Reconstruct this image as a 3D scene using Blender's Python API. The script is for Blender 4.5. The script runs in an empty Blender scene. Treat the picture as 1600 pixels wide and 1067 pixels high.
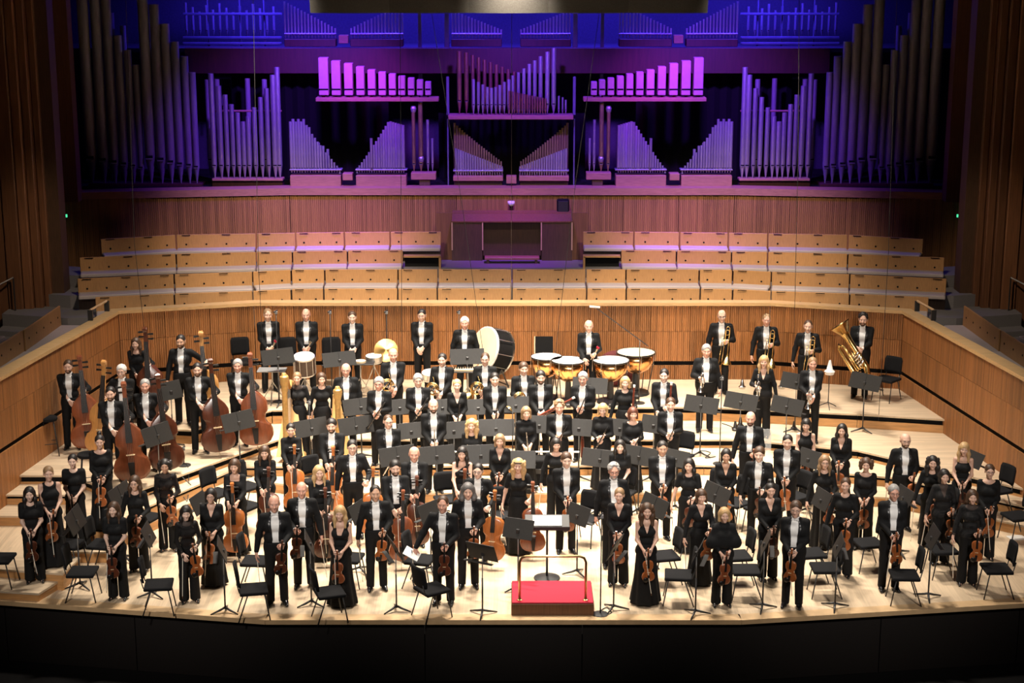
import bpy, math, random
import numpy as np
from mathutils import Vector, Matrix, Euler
SC = bpy.context.scene
COL = SC.collection
random.seed(7)
PI = math.pi
# ------------------------------------------------------------------ camera
F_PX, PITCH, CAM_H, CAM_Y = 2580.0, math.radians(13.44), 10.27, -24.19
cd = bpy.data.cameras.new('camera'); cam = bpy.data.objects.new('camera', cd); COL.objects.link(cam)
cd.sensor_fit = 'HORIZONTAL'; cd.sensor_width = 36.0; cd.lens = 36.0 * F_PX / 1600.0
cd.clip_end = 200
cam.location = (0, CAM_Y, CAM_H); cam.rotation_euler = (PI/2 - PITCH, 0, 0)
SC.camera = cam
_c, _s = math.cos(PITCH), math.sin(PITCH)
def _ray(px, py):
    u = (px-800)/F_PX; v = (py-533.5)/F_PX
    return u, _c-v*_s, -_s-v*_c
def at(px, py, z):                       # ground position of a photo point at height z
    d = _ray(px, py); t = (z-CAM_H)/d[2]
    return d[0]*t, CAM_Y+d[1]*t
def atY(px, py, Y):                      # x, z of a photo point on the upright plane y = Y
    d = _ray(px, py); t = (Y-CAM_Y)/d[1]
    return d[0]*t, CAM_H+d[2]*t
# ------------------------------------------------------------------ world, lights, exposure
w = bpy.data.worlds.new('hall_dark'); SC.world = w; w.use_nodes = True
w.node_tree.nodes['Background'].inputs[0].default_value = (0.5, 0.42, 0.36, 1)
w.node_tree.nodes['Background'].inputs[1].default_value = 0.012
SC.view_settings.view_transform = 'Standard'; SC.view_settings.look = 'None'
SC.view_settings.exposure = 0.45; SC.view_settings.gamma = 1.0; SC.view_settings.use_curve_mapping = False
def area(name, loc, target, size, size_y, power, col, spread=PI*0.6):
    l = bpy.data.lights.new(name, 'AREA'); l.shape = 'RECTANGLE'; l.size = size; l.size_y = size_y
    l.energy = power; l.color = col; l.spread = spread
    o = bpy.data.objects.new(name, l); COL.objects.link(o); o.location = loc
    o.rotation_euler = (Vector(target)-Vector(loc)).to_track_quat('-Z', 'Y').to_euler()
    return o
def spot(name, loc, target, deg, power, col, blend=0.6, rad=0.15):
    l = bpy.data.lights.new(name, 'SPOT'); l.energy = power; l.color = col; l.spot_size = math.radians(deg)
    l.spot_blend = blend; l.shadow_soft_size = rad
    o = bpy.data.objects.new(name, l); COL.objects.link(o); o.location = loc
    o.rotation_euler = (Vector(target)-Vector(loc)).to_track_quat('-Z', 'Y').to_euler()
    return o
WARM = (1.0, 0.90, 0.77)
# the lighting bars over the platform
for yy, tt, pw in ((3.0, 2.6, 950), (6.6, 5.6, 1900), (9.6, 8.6, 1250)):
    for xx in (-4.6, 0, 4.6):
        area('platform_light', (xx, yy, 10.6), (xx*0.95, tt, 0), 1.2, 0.5, 0.165*pw*(1.25 if xx == 0 else 0.8), WARM, math.radians(75))
# front-of-house lanterns
for xx in (-7, 0, 7):
    spot('front_lantern', (xx, -15, 11.5), (xx*0.72, 5.6, 1.0), 30, 8200, (1.0, 0.92, 0.84), 1.0, 0.8)
# choir lanterns
for xx in (-5, 0, 5):
    spot('choir_lantern', (xx*0.9, 6.5, 10.8), (xx, 14.2, 3.1), 44, 4600, (1.0, 0.80, 0.58), 1.0, 0.3)
# warm fill spots added to brighten the side columns, then coloured organ lights
for xx in (-1, 1):
    spot('column_fill', (xx*4.5, 4.5, 10.8), (xx*10.6, 12.4, 2.8), 26, 1500, (1.0, 0.80, 0.6), 1.0, 0.3)
VIO, MAG, BLU = (0.20, 0.05, 1.0), (0.85, 0.05, 0.85), (0.06, 0.03, 1.0)
for xx in (-3.9, 3.9):
    spot('organ_magenta', (xx*0.8, 13.0, 10.2), (xx*0.9, 17.4, 6.6), 34, 560, MAG, 1.0, 0.2)
    spot('organ_violet', (xx*1.1, 13.4, 9.9), (xx*1.25, 17.6, 5.0), 80, 3600, VIO, 1.0, 0.2)
spot('organ_violet', (0, 13.0, 10.0), (0, 17.6, 5.4), 70, 2900, VIO, 1.0, 0.2)
for xx in (-6.2, -2.2, 2.2, 6.2):
    area('organ_blue', (xx, 18.3, 9.9), (xx, 19.8, 7.4), 3.0, 0.4, 190, BLU, PI*0.9)
for xx in (-2.6, 0, 2.6):
    spot('organ_magenta', (xx, 12.5, 9.8), (xx*1.5, 15.2, 3.2), 32, 1800, (0.52, 0.14, 1.0), 1.0, 0.2)
# ------------------------------------------------------------------ helpers
def tag(o, label=None, cat=None, group=None, kind=None):
    if label: o['label'] = label
    if cat: o['category'] = cat
    if group: o['group'] = group
    if kind: o['kind'] = kind
    return o
def empty(name, loc=(0, 0, 0), rz=0.0, parent=None):
    o = bpy.data.objects.new(name, None); COL.objects.link(o); o.location = loc; o.rotation_euler = (0, 0, rz)
    o.empty_display_size = 0.1
    if parent: o.parent = parent
    return o
def inst(mesh, name, parent=None, loc=(0, 0, 0), rot=(0, 0, 0), sc=None):
    o = bpy.data.objects.new(name, mesh); COL.objects.link(o); o.location = loc; o.rotation_euler = rot
    if sc: o.scale = (sc, sc, sc) if not hasattr(sc, '__len__') else sc
    if parent: o.parent = parent
    return o
def children(o): return CH.get(o.name, [])
class MB:                                # collects shapes into one mesh
    def __init__(s): s.v = []; s.f = []; s.m = []; s.mi = 0
    def add(s, vs, fs):
        b = len(s.v); s.v.extend([tuple(p) for p in vs])
        for f in fs: s.f.append(tuple(i+b for i in f)); s.m.append(s.mi)
        return s
    def box(s, c, h, rz=0.0, M=None):
        vs = [Vector((x*h[0], y*h[1], z*h[2])) for z in (-1, 1) for y in (-1, 1) for x in (-1, 1)]
        R = M if M is not None else Matrix.Rotation(rz, 3, 'Z')
        vs = [R @ p + Vector(c) for p in vs]
        return s.add(vs, [(0, 2, 3, 1), (4, 5, 7, 6), (0, 1, 5, 4), (2, 6, 7, 3), (0, 4, 6, 2), (1, 3, 7, 5)])
    def bevbox(s, c, h, b=0.01, M=None):   # box with chamfered upright and top edges
        x, y, z = h; b = min(b, x*0.45, y*0.45, z*0.45)
        def ring(i, zz): return [(x-i, -y+b, zz), (x-i, y-b, zz), (x-b, y-i, zz), (-x+b, y-i, zz), (-x+i, y-b, zz), (-x+i, -y+b, zz), (-x+b, -y+i, zz), (x-b, -y+i, zz)]
        vs = ring(b, -z) + ring(0, -z+b) + ring(0, z-b) + ring(b, z)
        R = M if M is not None else Matrix.Identity(3)
        vs = [R @ Vector(p) + Vector(c) for p in vs]
        fs = [tuple(range(7, -1, -1)), tuple(range(24, 32))]
        for k in range(3):
            for i in range(8): j = (i+1) % 8; fs.append((k*8+i, k*8+j, k*8+8+j, k*8+8+i))
        return s.add(vs, fs)
    def prism(s, poly, z0, z1, M=None):    # xy polygon raised in z
        n = len(poly); vs = [Vector((p[0], p[1], z0)) for p in poly] + [Vector((p[0], p[1], z1)) for p in poly]
        if M is not None: vs = [M @ p for p in vs]
        fs = [tuple(range(n-1, -1, -1)), tuple(range(n, 2*n))]
        for i in range(n): j = (i+1) % n; fs.append((i, j, n+j, n+i))
        return s.add(vs, fs)
    def tube(s, pts, r, n=8, caps=True):
        pts = [Vector(p) for p in pts]; rs = r if hasattr(r, '__len__') else [r]*len(pts)
        vs = []; fs = []; up = None
        for i, p in enumerate(pts):
            t = (pts[min(i+1, len(pts)-1)]-pts[max(i-1, 0)])
            if t.length < 1e-9: t = Vector((0, 0, 1))
            t.normalize()
            if up is None:
                up = Vector((0, 0, 1)) if abs(t.z) < 0.9 else Vector((0, 1, 0))
            up = (up - t*up.dot(t))
            if up.length < 1e-6: up = t.orthogonal()
            up.normalize(); sd = t.cross(up)
            for k in range(n):
                a = 2*PI*k/n; vs.append(p + (up*math.cos(a)+sd*math.sin(a))*rs[i])
        for i in range(len(pts)-1):
            for k in range(n): j = (k+1) % n; fs.append((i*n+k, i*n+j, (i+1)*n+j, (i+1)*n+k))
        if caps:
            fs.append(tuple(range(n-1, -1, -1))); fs.append(tuple(range((len(pts)-1)*n, len(pts)*n)))
        return s.add(vs, fs)
    def lathe(s, prof, n=16, c=(0, 0, 0), M=None):   # (r, z) profile turned about z
        vs = []; fs = []
        for r, z in prof:
            for k in range(n): a = 2*PI*k/n; vs.append(Vector((r*math.cos(a), r*math.sin(a), z)))
        if M is not None: vs = [M @ p for p in vs]
        vs = [p + Vector(c) for p in vs]
        for i in range(len(prof)-1):
            for k in range(n): j = (k+1) % n; fs.append((i*n+k, i*n+j, (i+1)*n+j, (i+1)*n+k))
        m = len(prof)
        if m == 4 and abs(prof[0][0]-prof[3][0]) < 1e-6 and prof[0][0] > 1e-5:   # a hoop, not a disc
            for k in range(n): j = (k+1) % n; fs.append(((m-1)*n+k, (m-1)*n+j, j, k))
            return s.add(vs, fs)
        if prof[0][0] > 1e-5: fs.append(tuple(range(n-1, -1, -1)))
        if prof[-1][0] > 1e-5: fs.append(tuple(range((len(prof)-1)*n, len(prof)*n)))
        return s.add(vs, fs)
    def mesh(s, name, mats, smooth=False):
        me = bpy.data.meshes.new(name); me.from_pydata(s.v, [], s.f)
        for m in (mats if isinstance(mats, (list, tuple)) else [mats]): me.materials.append(m)
        if any(s.m): me.polygons.foreach_set('material_index', s.m)
        if smooth: me.polygons.foreach_set('use_smooth', [True]*len(me.polygons)); 
        me.update()
        if smooth == 'auto': 
            me.set_sharp_from_angle(angle=math.radians(38))
        return me
    def build(s, name, mats, parent=None, smooth=False, loc=(0, 0, 0), rot=(0, 0, 0)):
        return inst(s.mesh(name, mats, smooth), name, parent, loc, rot)
# ------------------------------------------------------------------ materials
def mat(name, col, rough=0.5, metal=0.0, var=0.0, scale=20.0, stretch=None, bump=0.0, rnd=0.0, spec=None, trans=0.0, alpha=1.0, emit=None, coat=0.0):
    m = bpy.data.materials.new(name); m.use_nodes = True; nt = m.node_tree; N = nt.nodes; L = nt.links
    b = N['Principled BSDF']; b.inputs['Roughness'].default_value = rough; b.inputs['Metallic'].default_value = metal
    if spec is not None: b.inputs['Specular IOR Level'].default_value = spec
    if trans: b.inputs['Transmission Weight'].default_value = trans
    if coat: b.inputs['Coat Weight'].default_value = coat; b.inputs['Coat Roughness'].default_value = 0.15
    b.inputs['Alpha'].default_value = alpha
    c = (*col, 1)
    if emit: b.inputs['Emission Color'].default_value = (*emit[0], 1); b.inputs['Emission Strength'].default_value = emit[1]
    tc = N.new('ShaderNodeTexCoord'); mp = N.new('ShaderNodeMapping'); L.new(tc.outputs['Object'], mp.inputs['Vector'])
    if stretch: mp.inputs['Scale'].default_value = stretch
    nz = N.new('ShaderNodeTexNoise'); nz.inputs['Scale'].default_value = scale; nz.inputs['Detail'].default_value = 4
    L.new(mp.outputs['Vector'], nz.inputs['Vector'])
    hs = N.new('ShaderNodeHueSaturation'); hs.inputs['Color'].default_value = c
    mr = N.new('ShaderNodeMapRange'); mr.inputs['To Min'].default_value = 1-var; mr.inputs['To Max'].default_value = 1+var
    mr.inputs['From Min'].default_value = 0.25; mr.inputs['From Max'].default_value = 0.75
    L.new(nz.outputs['Fac'], mr.inputs['Value'])
    src = mr.outputs['Result']
    if rnd:
        oi = N.new('ShaderNodeObjectInfo'); r2 = N.new('ShaderNodeMapRange'); r2.inputs['To Min'].default_value = 1-rnd; r2.inputs['To Max'].default_value = 1+rnd
        L.new(oi.outputs['Random'], r2.inputs['Value']); mu = N.new('ShaderNodeMath'); mu.operation = 'MULTIPLY'
        L.new(src, mu.inputs[0]); L.new(r2.outputs['Result'], mu.inputs[1]); src = mu.outputs[0]
    L.new(src, hs.inputs['Value']); L.new(hs.outputs['Color'], b.inputs['Base Color'])
    if bump:
        bp = N.new('ShaderNodeBump'); bp.inputs['Strength'].default_value = bump; bp.inputs['Distance'].default_value = 0.01
        L.new(nz.outputs['Fac'], bp.inputs['Height']); L.new(bp.outputs['Normal'], b.inputs['Normal'])
    return m
def strip_wood(name, col, pitch, var=0.25, rough=0.45, axis='X', rnd=0.1, plank=None):
    """wood whose narrow strips (along one object axis) differ in tone, with grain"""
    m = bpy.data.materials.new(name); m.use_nodes = True; nt = m.node_tree; N = nt.nodes; L = nt.links
    b = N['Principled BSDF']; b.inputs['Roughness'].default_value = rough
    tc = N.new('ShaderNodeTexCoord'); sp = N.new('ShaderNodeSeparateXYZ'); L.new(tc.outputs['Object'], sp.inputs[0])
    def math_(op, a, bb=None):
        n = N.new('ShaderNodeMath'); n.operation = op
        for i, q in enumerate((a, bb)):
            if q is None: continue
            if isinstance(q, (int, float)): n.inputs[i].default_value = q
            else: L.new(q, n.inputs[i])
        return n.outputs[0]
    oi = N.new('ShaderNodeObjectInfo')
    k = math_('FLOOR', math_('DIVIDE', sp.outputs[axis], pitch))
    k = math_('ADD', k, math_('MULTIPLY', oi.outputs['Random'], 91.0))
    if plank:
        other = 'Y' if axis == 'X' else 'X'
        wn0 = N.new('ShaderNodeTexWhiteNoise'); wn0.noise_dimensions = '1D'; L.new(k, wn0.inputs['W'])
        q = math_('FLOOR', math_('ADD', math_('DIVIDE', sp.outputs[other], plank), math_('MULTIPLY', wn0.outputs['Value'], 7.0)))
        k = math_('ADD', k, math_('MULTIPLY', q, 13.37))
    wn = N.new('ShaderNodeTexWhiteNoise'); wn.noise_dimensions = '1D'; L.new(k, wn.inputs['W'])
    mp = N.new('ShaderNodeMapping'); L.new(tc.outputs['Object'], mp.inputs['Vector'])
    st = [40, 40, 2.0]
    if plank: st = [40, 2, 10] if axis == 'X' else [2, 40, 10]
    mp.inputs['Scale'].default_value = st
    nz = N.new('ShaderNodeTexNoise'); nz.inputs['Scale'].default_value = 1.0; nz.inputs['Detail'].default_value = 5; L.new(mp.outputs[0], nz.inputs['Vector'])
    v = math_('ADD', math_('MULTIPLY', math_('SUBTRACT', wn.outputs['Value'], 0.5), 2*var), math_('MULTIPLY', math_('SUBTRACT', nz.outputs['Fac'], 0.5), 0.5))
    v = math_('ADD', v, math_('MULTIPLY', math_('SUBTRACT', oi.outputs['Random'], 0.5), 2*rnd))
    v = math_('ADD', v, 1.0)
    hs = N.new('ShaderNodeHueSaturation'); hs.inputs['Color'].default_value = (*col, 1); L.new(v, hs.inputs['Value'])
    L.new(hs.outputs['Color'], b.inputs['Base Color'])
    return m
M = {}
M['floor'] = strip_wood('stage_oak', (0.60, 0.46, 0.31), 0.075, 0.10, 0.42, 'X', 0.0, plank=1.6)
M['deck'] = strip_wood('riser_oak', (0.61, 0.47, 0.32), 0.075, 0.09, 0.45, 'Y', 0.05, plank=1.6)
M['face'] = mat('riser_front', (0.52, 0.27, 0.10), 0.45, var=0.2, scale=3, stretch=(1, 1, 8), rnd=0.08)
M['nosing'] = mat('nosing_oak', (0.58, 0.39, 0.21), 0.45, var=0.12, scale=6)
M['black'] = mat('flat_black', (0.006, 0.0055, 0.0055), 0.9, var=0.1, spec=0.2)
M['flute'] = strip_wood('fluted_panel', (0.32, 0.132, 0.042), 0.0467, 0.22, 0.45, 'X', 0.16)
M['rearwall'] = strip_wood('rear_fluted_panel', (0.27, 0.125, 0.045), 0.05, 0.22, 0.5, 'X', 0.10)
M['rail'] = mat('oak_rail', (0.60, 0.38, 0.18), 0.35, var=0.15, scale=4, stretch=(1, 6, 6))
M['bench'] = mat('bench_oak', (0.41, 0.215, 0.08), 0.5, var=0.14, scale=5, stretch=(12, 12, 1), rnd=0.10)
M['cushion'] = mat('bench_cushion', (0.42, 0.36, 0.34), 0.9, var=0.06, scale=60)
M['carpet'] = mat('grey_carpet', (0.16, 0.15, 0.15), 0.95, var=0.1, scale=80)
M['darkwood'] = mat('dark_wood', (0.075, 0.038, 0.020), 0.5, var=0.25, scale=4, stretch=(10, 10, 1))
M['redwood'] = mat('column_wood', (0.15, 0.062, 0.026), 0.5, var=0.3, scale=3, stretch=(12, 12, 0.6), rnd=0.3)
M['fascia'] = mat('stage_fascia', (0.008, 0.005, 0.004), 0.6, var=0.3, scale=60)
M['maroon'] = mat('organ_beam', (0.06, 0.012, 0.014), 0.5, var=0.25, scale=3, stretch=(6, 6, 0.6))
M['organwood'] = mat('organ_chest_wood', (0.34, 0.15, 0.10), 0.5, var=0.2, scale=5, stretch=(1, 6, 6))
M['boxpipe'] = mat('magenta_lit_box_pipe', (0.44, 0.20, 0.27), 0.6, var=0.06, scale=8, rnd=0.08)  # base tinted pink, so part of the magenta light is in the colour
M['tin'] = mat('organ_tin', (0.46, 0.44, 0.45), 0.42, metal=0.75, var=0.12, scale=6, stretch=(8, 8, 1), rnd=0.15)
M['zinc'] = mat('organ_zinc', (0.24, 0.22, 0.23), 0.55, metal=0.2, var=0.15, scale=5, stretch=(8, 8, 1), rnd=0.15)
M['copper'] = mat('organ_copper', (0.42, 0.20, 0.13), 0.4, metal=0.8, var=0.15, scale=6, rnd=0.1)
M['brasspipe'] = mat('organ_brass', (0.40, 0.31, 0.12), 0.4, metal=0.7, var=0.15, scale=6, rnd=0.1)
M['steelblue'] = mat('organ_back_steel', (0.13, 0.13, 0.16), 0.6, metal=0.2, var=0.2, scale=4)
M['loftblack'] = mat('organ_back_paint', (0.045, 0.045, 0.06), 0.85, var=0.2)
M['exit'] = mat('exit_sign_green', (0.02, 0.3, 0.12), 0.5, emit=((0.08, 0.9, 0.38), 0.9))
M['white'] = mat('white_paint', (0.75, 0.74, 0.72), 0.5, var=0.03)
M['yellow'] = mat('floor_sticker', (0.55, 0.62, 0.10), 0.7, var=0.1)
M['canopy'] = mat('canopy_mesh', (0.030, 0.031, 0.032), 0.7, var=0.35, scale=40)
M['wire'] = mat('black_cable', (0.02, 0.02, 0.02), 0.5)
M['steel'] = mat('satin_steel', (0.55, 0.54, 0.53), 0.3, metal=1.0)
M['blackmetal'] = mat('black_metal', (0.022, 0.021, 0.021), 0.42, var=0.1)
M['fabric'] = mat('black_seat_fabric', (0.008, 0.008, 0.009), 0.9, var=0.2, scale=80, spec=0.2)
M['red'] = mat('podium_red_carpet', (0.42, 0.012, 0.035), 0.9, var=0.1, scale=90)
M['brassrail'] = mat('brass_rail', (0.62, 0.44, 0.20), 0.28, metal=1.0, var=0.1)
M['paper'] = mat('paper', (0.80, 0.78, 0.74), 0.8, var=0.03)
# ================================================================== the hall
def struct(o): o['kind'] = 'structure'; return o
Z1, Z2, Z3, Z4 = 0.20, 0.40, 0.58, 0.88
EDGE = [(-14, 1.8), (-8.27, 0.79), (-3.87, 0.0), (3.6, 0.0), (8.24, 0.68), (14, 1.5)]
# stage floor, its oak nosing and the dark front below
struct(MB().prism(EDGE + [(14, 12), (-14, 12)], -0.04, 0.0).build('floor', M['floor']))
t = MB()
for (a, b) in zip(EDGE[:-1], EDGE[1:]):
    d = Vector((b[0]-a[0], b[1]-a[1])).normalized(); n = Vector((d.y, -d.x))*0.03
    t.prism([(a[0]+n.x, a[1]+n.y), (b[0]+n.x, b[1]+n.y), (b[0]-n.x*7, b[1]-n.y*7), (a[0]-n.x*7, a[1]-n.y*7)], -0.07, 0.006)
struct(t.build('trim_1', M['nosing']))
fw = struct(empty('wall_front'))
for (a, b) in zip(EDGE[:-1], EDGE[1:]):
    d = Vector((b[0]-a[0], b[1]-a[1])); k = max(1, round(d.length/2.6))
    for i in range(k):
        p = Vector(a)+d*(i/k); q = Vector(a)+d*((i+1)/k); u = d.normalized()*0.008
        n = Vector((-d.y, d.x)).normalized()
        pp = [p+u+n*0.12, q-u+n*0.12, q-u+n*0.16, p+u+n*0.16]
        MB().prism([(v.x, v.y) for v in pp], -1.1, -0.10).build('panel', M['fascia'], fw)
struct(MB().box((0, -6, -1.15), (16, 8, 0.04)).build('floor_auditorium', M['black']))
# risers
LEV = [
 (Z1, [(-9.9, 4.3), (-8.3, 4.3), (-8.0, 2.45), (-6.95, 2.45), (-6.75, 3.5), (-5.4, 6.2), (-4.6, 6.2), (-3.0, 5.6), (2.5, 5.6), (4.5, 5.9), (7.2, 5.3), (9.9, 3.2), (9.9, 12), (-9.9, 12)]),
 (Z2, [(-9.9, 4.9), (-8.2, 4.9), (-7.85, 3.1), (-7.0, 3.1), (-6.85, 3.8), (-5.32, 6.6), (3.76, 6.68), (5.4, 6.5), (7.35, 5.9), (9.9, 3.75), (9.9, 12), (-9.9, 12)]),
 (Z3, [(-9.9, 5.5), (-8.3, 5.5), (-7.06, 4.3), (-4.74, 7.81), (4.66, 7.83), (6.84, 7.10), (9.9, 4.25), (9.9, 12), (-9.9, 12)]),
 (Z4, [(-9.9, 8.3), (-7.2, 7.6), (-6.4, 7.5), (-5.0, 8.95), (4.03, 9.2), (7.14, 8.65), (9.9, 8.0), (9.9, 12), (-9.9, 12)]),
 (0.15, [(-9.3, 0.98), (-7.62, 0.72), (-7.40, 1.38), (-9.3, 1.75)]),
 (0.30, [(-9.3, 1.55), (-7.35, 1.20), (-7.25, 1.95), (-9.3, 2.35)])]
def inside(p, poly):
    r = False; n = len(poly)
    for i in range(n):
        a, b = poly[i], poly[(i+1) % n]
        if (a[1] > p[1]) != (b[1] > p[1]) and p[0] < (b[0]-a[0])*(p[1]-a[1])/(b[1]-a[1])+a[0]: r = not r
    return r
def level(x, y):
    z = 0.0
    for zz, poly in LEV:
        if inside((x, y), poly): z = max(z, zz)
    return z
def place(px, py, h):                     # stand something of height h so that its top shows at the photo point
    best = None
    for z in (Z4, Z3, Z2, Z1, 0.30, 0.15, 0.0):
        x, y = at(px, py, z+h); l = level(x, y)
        if abs(l-z) < 1e-4: return x, y, z
        if best is None or abs(l-z) < best[0]: best = (abs(l-z), x, y, l)
    return best[1], best[2], best[3]
def ground(px, py):                       # where a photo point lies on floor or riser
    for z in (Z4, Z3, Z2, Z1, 0.30, 0.15, 0.0):
        x, y = at(px, py, z)
        if abs(level(x, y)-z) < 1e-4: return x, y, z
    x, y = at(px, py, 0); return x, y, level(x, y)
prevz = {Z1: 0, Z2: Z1, Z3: Z2, Z4: Z3, 0.15: 0, 0.30: 0.0}
for zz, poly in LEV:
    r = struct(empty('stage_riser')); z0 = prevz[zz]
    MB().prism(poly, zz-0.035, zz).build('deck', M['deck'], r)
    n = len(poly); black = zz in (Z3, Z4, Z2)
    last = n-3 if n > 4 else n-1
    for i in range(last):
        a, b = Vector(poly[i]), Vector(poly[i+1]); d = b-a; L_ = d.length; u = d/L_; nn = Vector((-u.y, u.x))
        k = max(1, round(L_/2.4))
        for j in range(k):
            p = a+d*(j/k)+u*0.004; q = a+d*((j+1)/k)-u*0.004
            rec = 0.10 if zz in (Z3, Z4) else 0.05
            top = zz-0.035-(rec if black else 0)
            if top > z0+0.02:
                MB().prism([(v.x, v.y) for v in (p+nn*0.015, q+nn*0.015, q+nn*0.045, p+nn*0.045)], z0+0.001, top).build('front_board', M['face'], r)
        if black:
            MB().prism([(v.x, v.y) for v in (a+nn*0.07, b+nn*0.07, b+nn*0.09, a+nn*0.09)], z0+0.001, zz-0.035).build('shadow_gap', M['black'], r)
# ---- platform walls: fluted oak panels
PAN = {}
def fluted(w_, h_, pitch=0.0467, depth=0.012, m='flute'):
    key = (round(w_, 3), round(h_, 3), m)
    if key in PAN: return PAN[key]
    n = max(3, round(w_/pitch)); pt = []
    for i in range(n):
        x0 = -w_/2+w_*i/n; x1 = -w_/2+w_*(i+1)/n; g = (x1-x0)*0.16
        pt += [(x0, depth), (x0+g, 0), (x1-g, 0), (x1, depth)]
    mb = MB(); k = len(pt)
    vs = [(p[0], p[1], 0) for p in pt]+[(p[0], p[1], h_) for p in pt]+[(-w_/2, depth+0.03, 0), (w_/2, depth+0.03, 0), (-w_/2, depth+0.03, h_), (w_/2, depth+0.03, h_)]
    fs = [(i, i+1, k+i+1, k+i) for i in range(k-1)]
    fs += [tuple(range(k, 2*k))+(2*k+3, 2*k+2), (0, k, 2*k+2, 2*k), (k-1, 2*k+1, 2*k+3, 2*k-1)]
    mb.add(vs, fs); PAN[key] = mb.mesh('panel', M[m]); return PAN[key]
def plain_panel(w_, h_, m):
    key = (round(w_, 3), round(h_, 3), m, 'p')
    if key not in PAN: PAN[key] = MB().bevbox((0, 0.02, h_/2), (w_/2, 0.02, h_/2), 0.006).mesh('panel', M[m])
    return PAN[key]
def wall_run(parent, a, b, bands, pw, m='flute', backing=True):
    a, b = Vector(a), Vector(b); d = b-a; L_ = d.length; u = d/L_; ang = math.atan2(u.y, u.x); k = max(1, round(L_/pw))
    for (z0, z1) in bands:
        for i in range(k):
            c = a+d*((i+0.5)/k)
            inst(fluted(L_/k-0.008, z1-z0-0.008, m=m), 'panel', parent, (c.x, c.y, z0+0.004), (0, 0, ang))
    if backing:
        nn = Vector((-u.y, u.x)); zb0 = min(z for z, _ in bands); zb1 = max(z for _, z in bands)
        MB().prism([(v.x, v.y) for v in (a+nn*0.046, b+nn*0.046, b+nn*0.12, a+nn*0.12)], zb0, zb1).build('backing', M['black'], parent)
ZR = 2.62
BW = [(-8.50, 10.62), (-5.7, 11.45), (5.7, 11.45), (8.45, 10.62)]
SW = [(8.45, 10.62), (9.42, 4.6), (10.6, -2.8)]
SWL = [(-10.6, -2.8), (-9.42, 4.6), (-8.50, 10.62)]
wb = struct(empty('wall_back')); bands = [(Z4, 1.21), (1.30, 1.98), (1.98, ZR-0.05)]
for a, b in zip(BW[:-1], BW[1:]): wall_run(wb, a, b, bands, 0.86)
wr = struct(empty('wall_right')); wl = struct(empty('wall_left'))
sb = [(0.0, 1.21), (1.30, 1.98), (1.98, ZR-0.05)]
for a, b in zip(SW[:-1], SW[1:]): wall_run(wr, a, b, sb, 0.95)
for a, b in zip(SWL[:-1], SWL[1:]): wall_run(wl, a, b, sb, 0.95)
def cap(path, name, w0=-0.05, w1=0.26):
    t = MB(); P = [Vector(p) for p in path]; off = []
    for i, p in enumerate(P):
        d1 = (P[i]-P[i-1]).normalized() if i else (P[1]-P[0]).normalized(); d2 = (P[i+1]-P[i]).normalized() if i < len(P)-1 else d1
        n = (Vector((-d1.y, d1.x))+Vector((-d2.y, d2.x))).normalized(); off.append(n)
    for i in range(len(P)-1):
        q = [P[i]+off[i]*w0, P[i+1]+off[i+1]*w0, P[i+1]+off[i+1]*w1, P[i]+off[i]*w1]
        t.prism([(v.x, v.y) for v in q], ZR-0.05, ZR+0.02)
    return struct(t.build(name, M['rail']))
cap(SWL[:2]+SWL[2:]+BW[1:]+SW[1:], 'trim_2')
# small brass handrails on the corners of the parapet
for s, (x, y), ang in ((1, (-8.72, 10.1), 1.42), (-1, (8.72, 10.1), -1.42)):
    r = MB(); dx = Vector((0, -0.9))
    p0 = Vector((x, y+0.45, ZR+0.02)); p1 = Vector((x-0.13*s, y-0.45, ZR+0.02))
    o = tag(empty('handrail', (x, y, ZR+0.02)), 'short handrail on black blocks at the %s corner of the parapet' % ('left' if s == 1 else 'right'), 'handrail')
    for p in (p0, p1):
        a = MB().box(p+Vector((0, 0, 0.11)), (0.05, 0.03, 0.11)).build('block', M['blackmetal'], o); a.location = (-x, -y, -ZR-0.02)
    b = MB().tube([p0+Vector((0, 0, 0.22)), p1+Vector((0, 0, 0.22))], 0.025).build('bar', M['nosing'], o); b.location = (-x, -y, -ZR-0.02)
# ---- choir terraces and benches
TERR = {'A': (15.3, 3.56, 2.86), 'B': (14.4, 3.27, 2.58), 'C': (13.5, 2.98, 2.29), 'D': (12.6, 2.71, 2.02)}
HALF = {  # half plans of the rows from the centre outwards (x, y), for the left side
 'A': [(-1.71, 15.30), (-2.95, 15.28), (-4.05, 15.22), (-5.22, 15.14), (-6.16, 15.05), (-8.05, 14.87), (-9.71, 14.25)],
 'B': [(-2.58, 14.40), (-3.9, 14.36), (-5.19, 14.24), (-6.03, 14.16), (-7.87, 13.91), (-10.02, 13.42)],
 'C': [(0, 13.5), (-1.72, 13.5), (-2.65, 13.5), (-4.35, 13.48), (-5.12, 13.44), (-5.98, 13.2), (-7.73, 12.9), (-9.82, 12.37)],
 'D': [(0, 12.6), (-1.70, 12.6), (-2.6, 12.6), (-4.28, 12.58), (-5.01, 12.54), (-5.85, 12.32), (-7.57, 12.04), (-9.25, 11.63)]}
rowname = {'A': 'top', 'B': 'second', 'C': 'third', 'D': 'lowest'}
HOLE = MB().lathe([(0.022, -0.004), (0.022, 0.004)], 10, M=Matrix.Rotation(PI/2, 3, 'X')).mesh('grip_hole', M['black'])
SLOT = MB().box((0, 0, 0), (0.10, 0.004, 0.008)).mesh('label_slot', M['black'])
ordn = ['first', 'second', 'third', 'fourth', 'fifth', 'sixth', 'seventh', 'eighth', 'ninth', 'tenth', 'eleventh', 'twelfth', 'thirteenth', 'fourteenth', 'fifteenth', 'sixteenth', 'seventeenth', 'eighteenth', 'nineteenth', 'twentieth']
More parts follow.
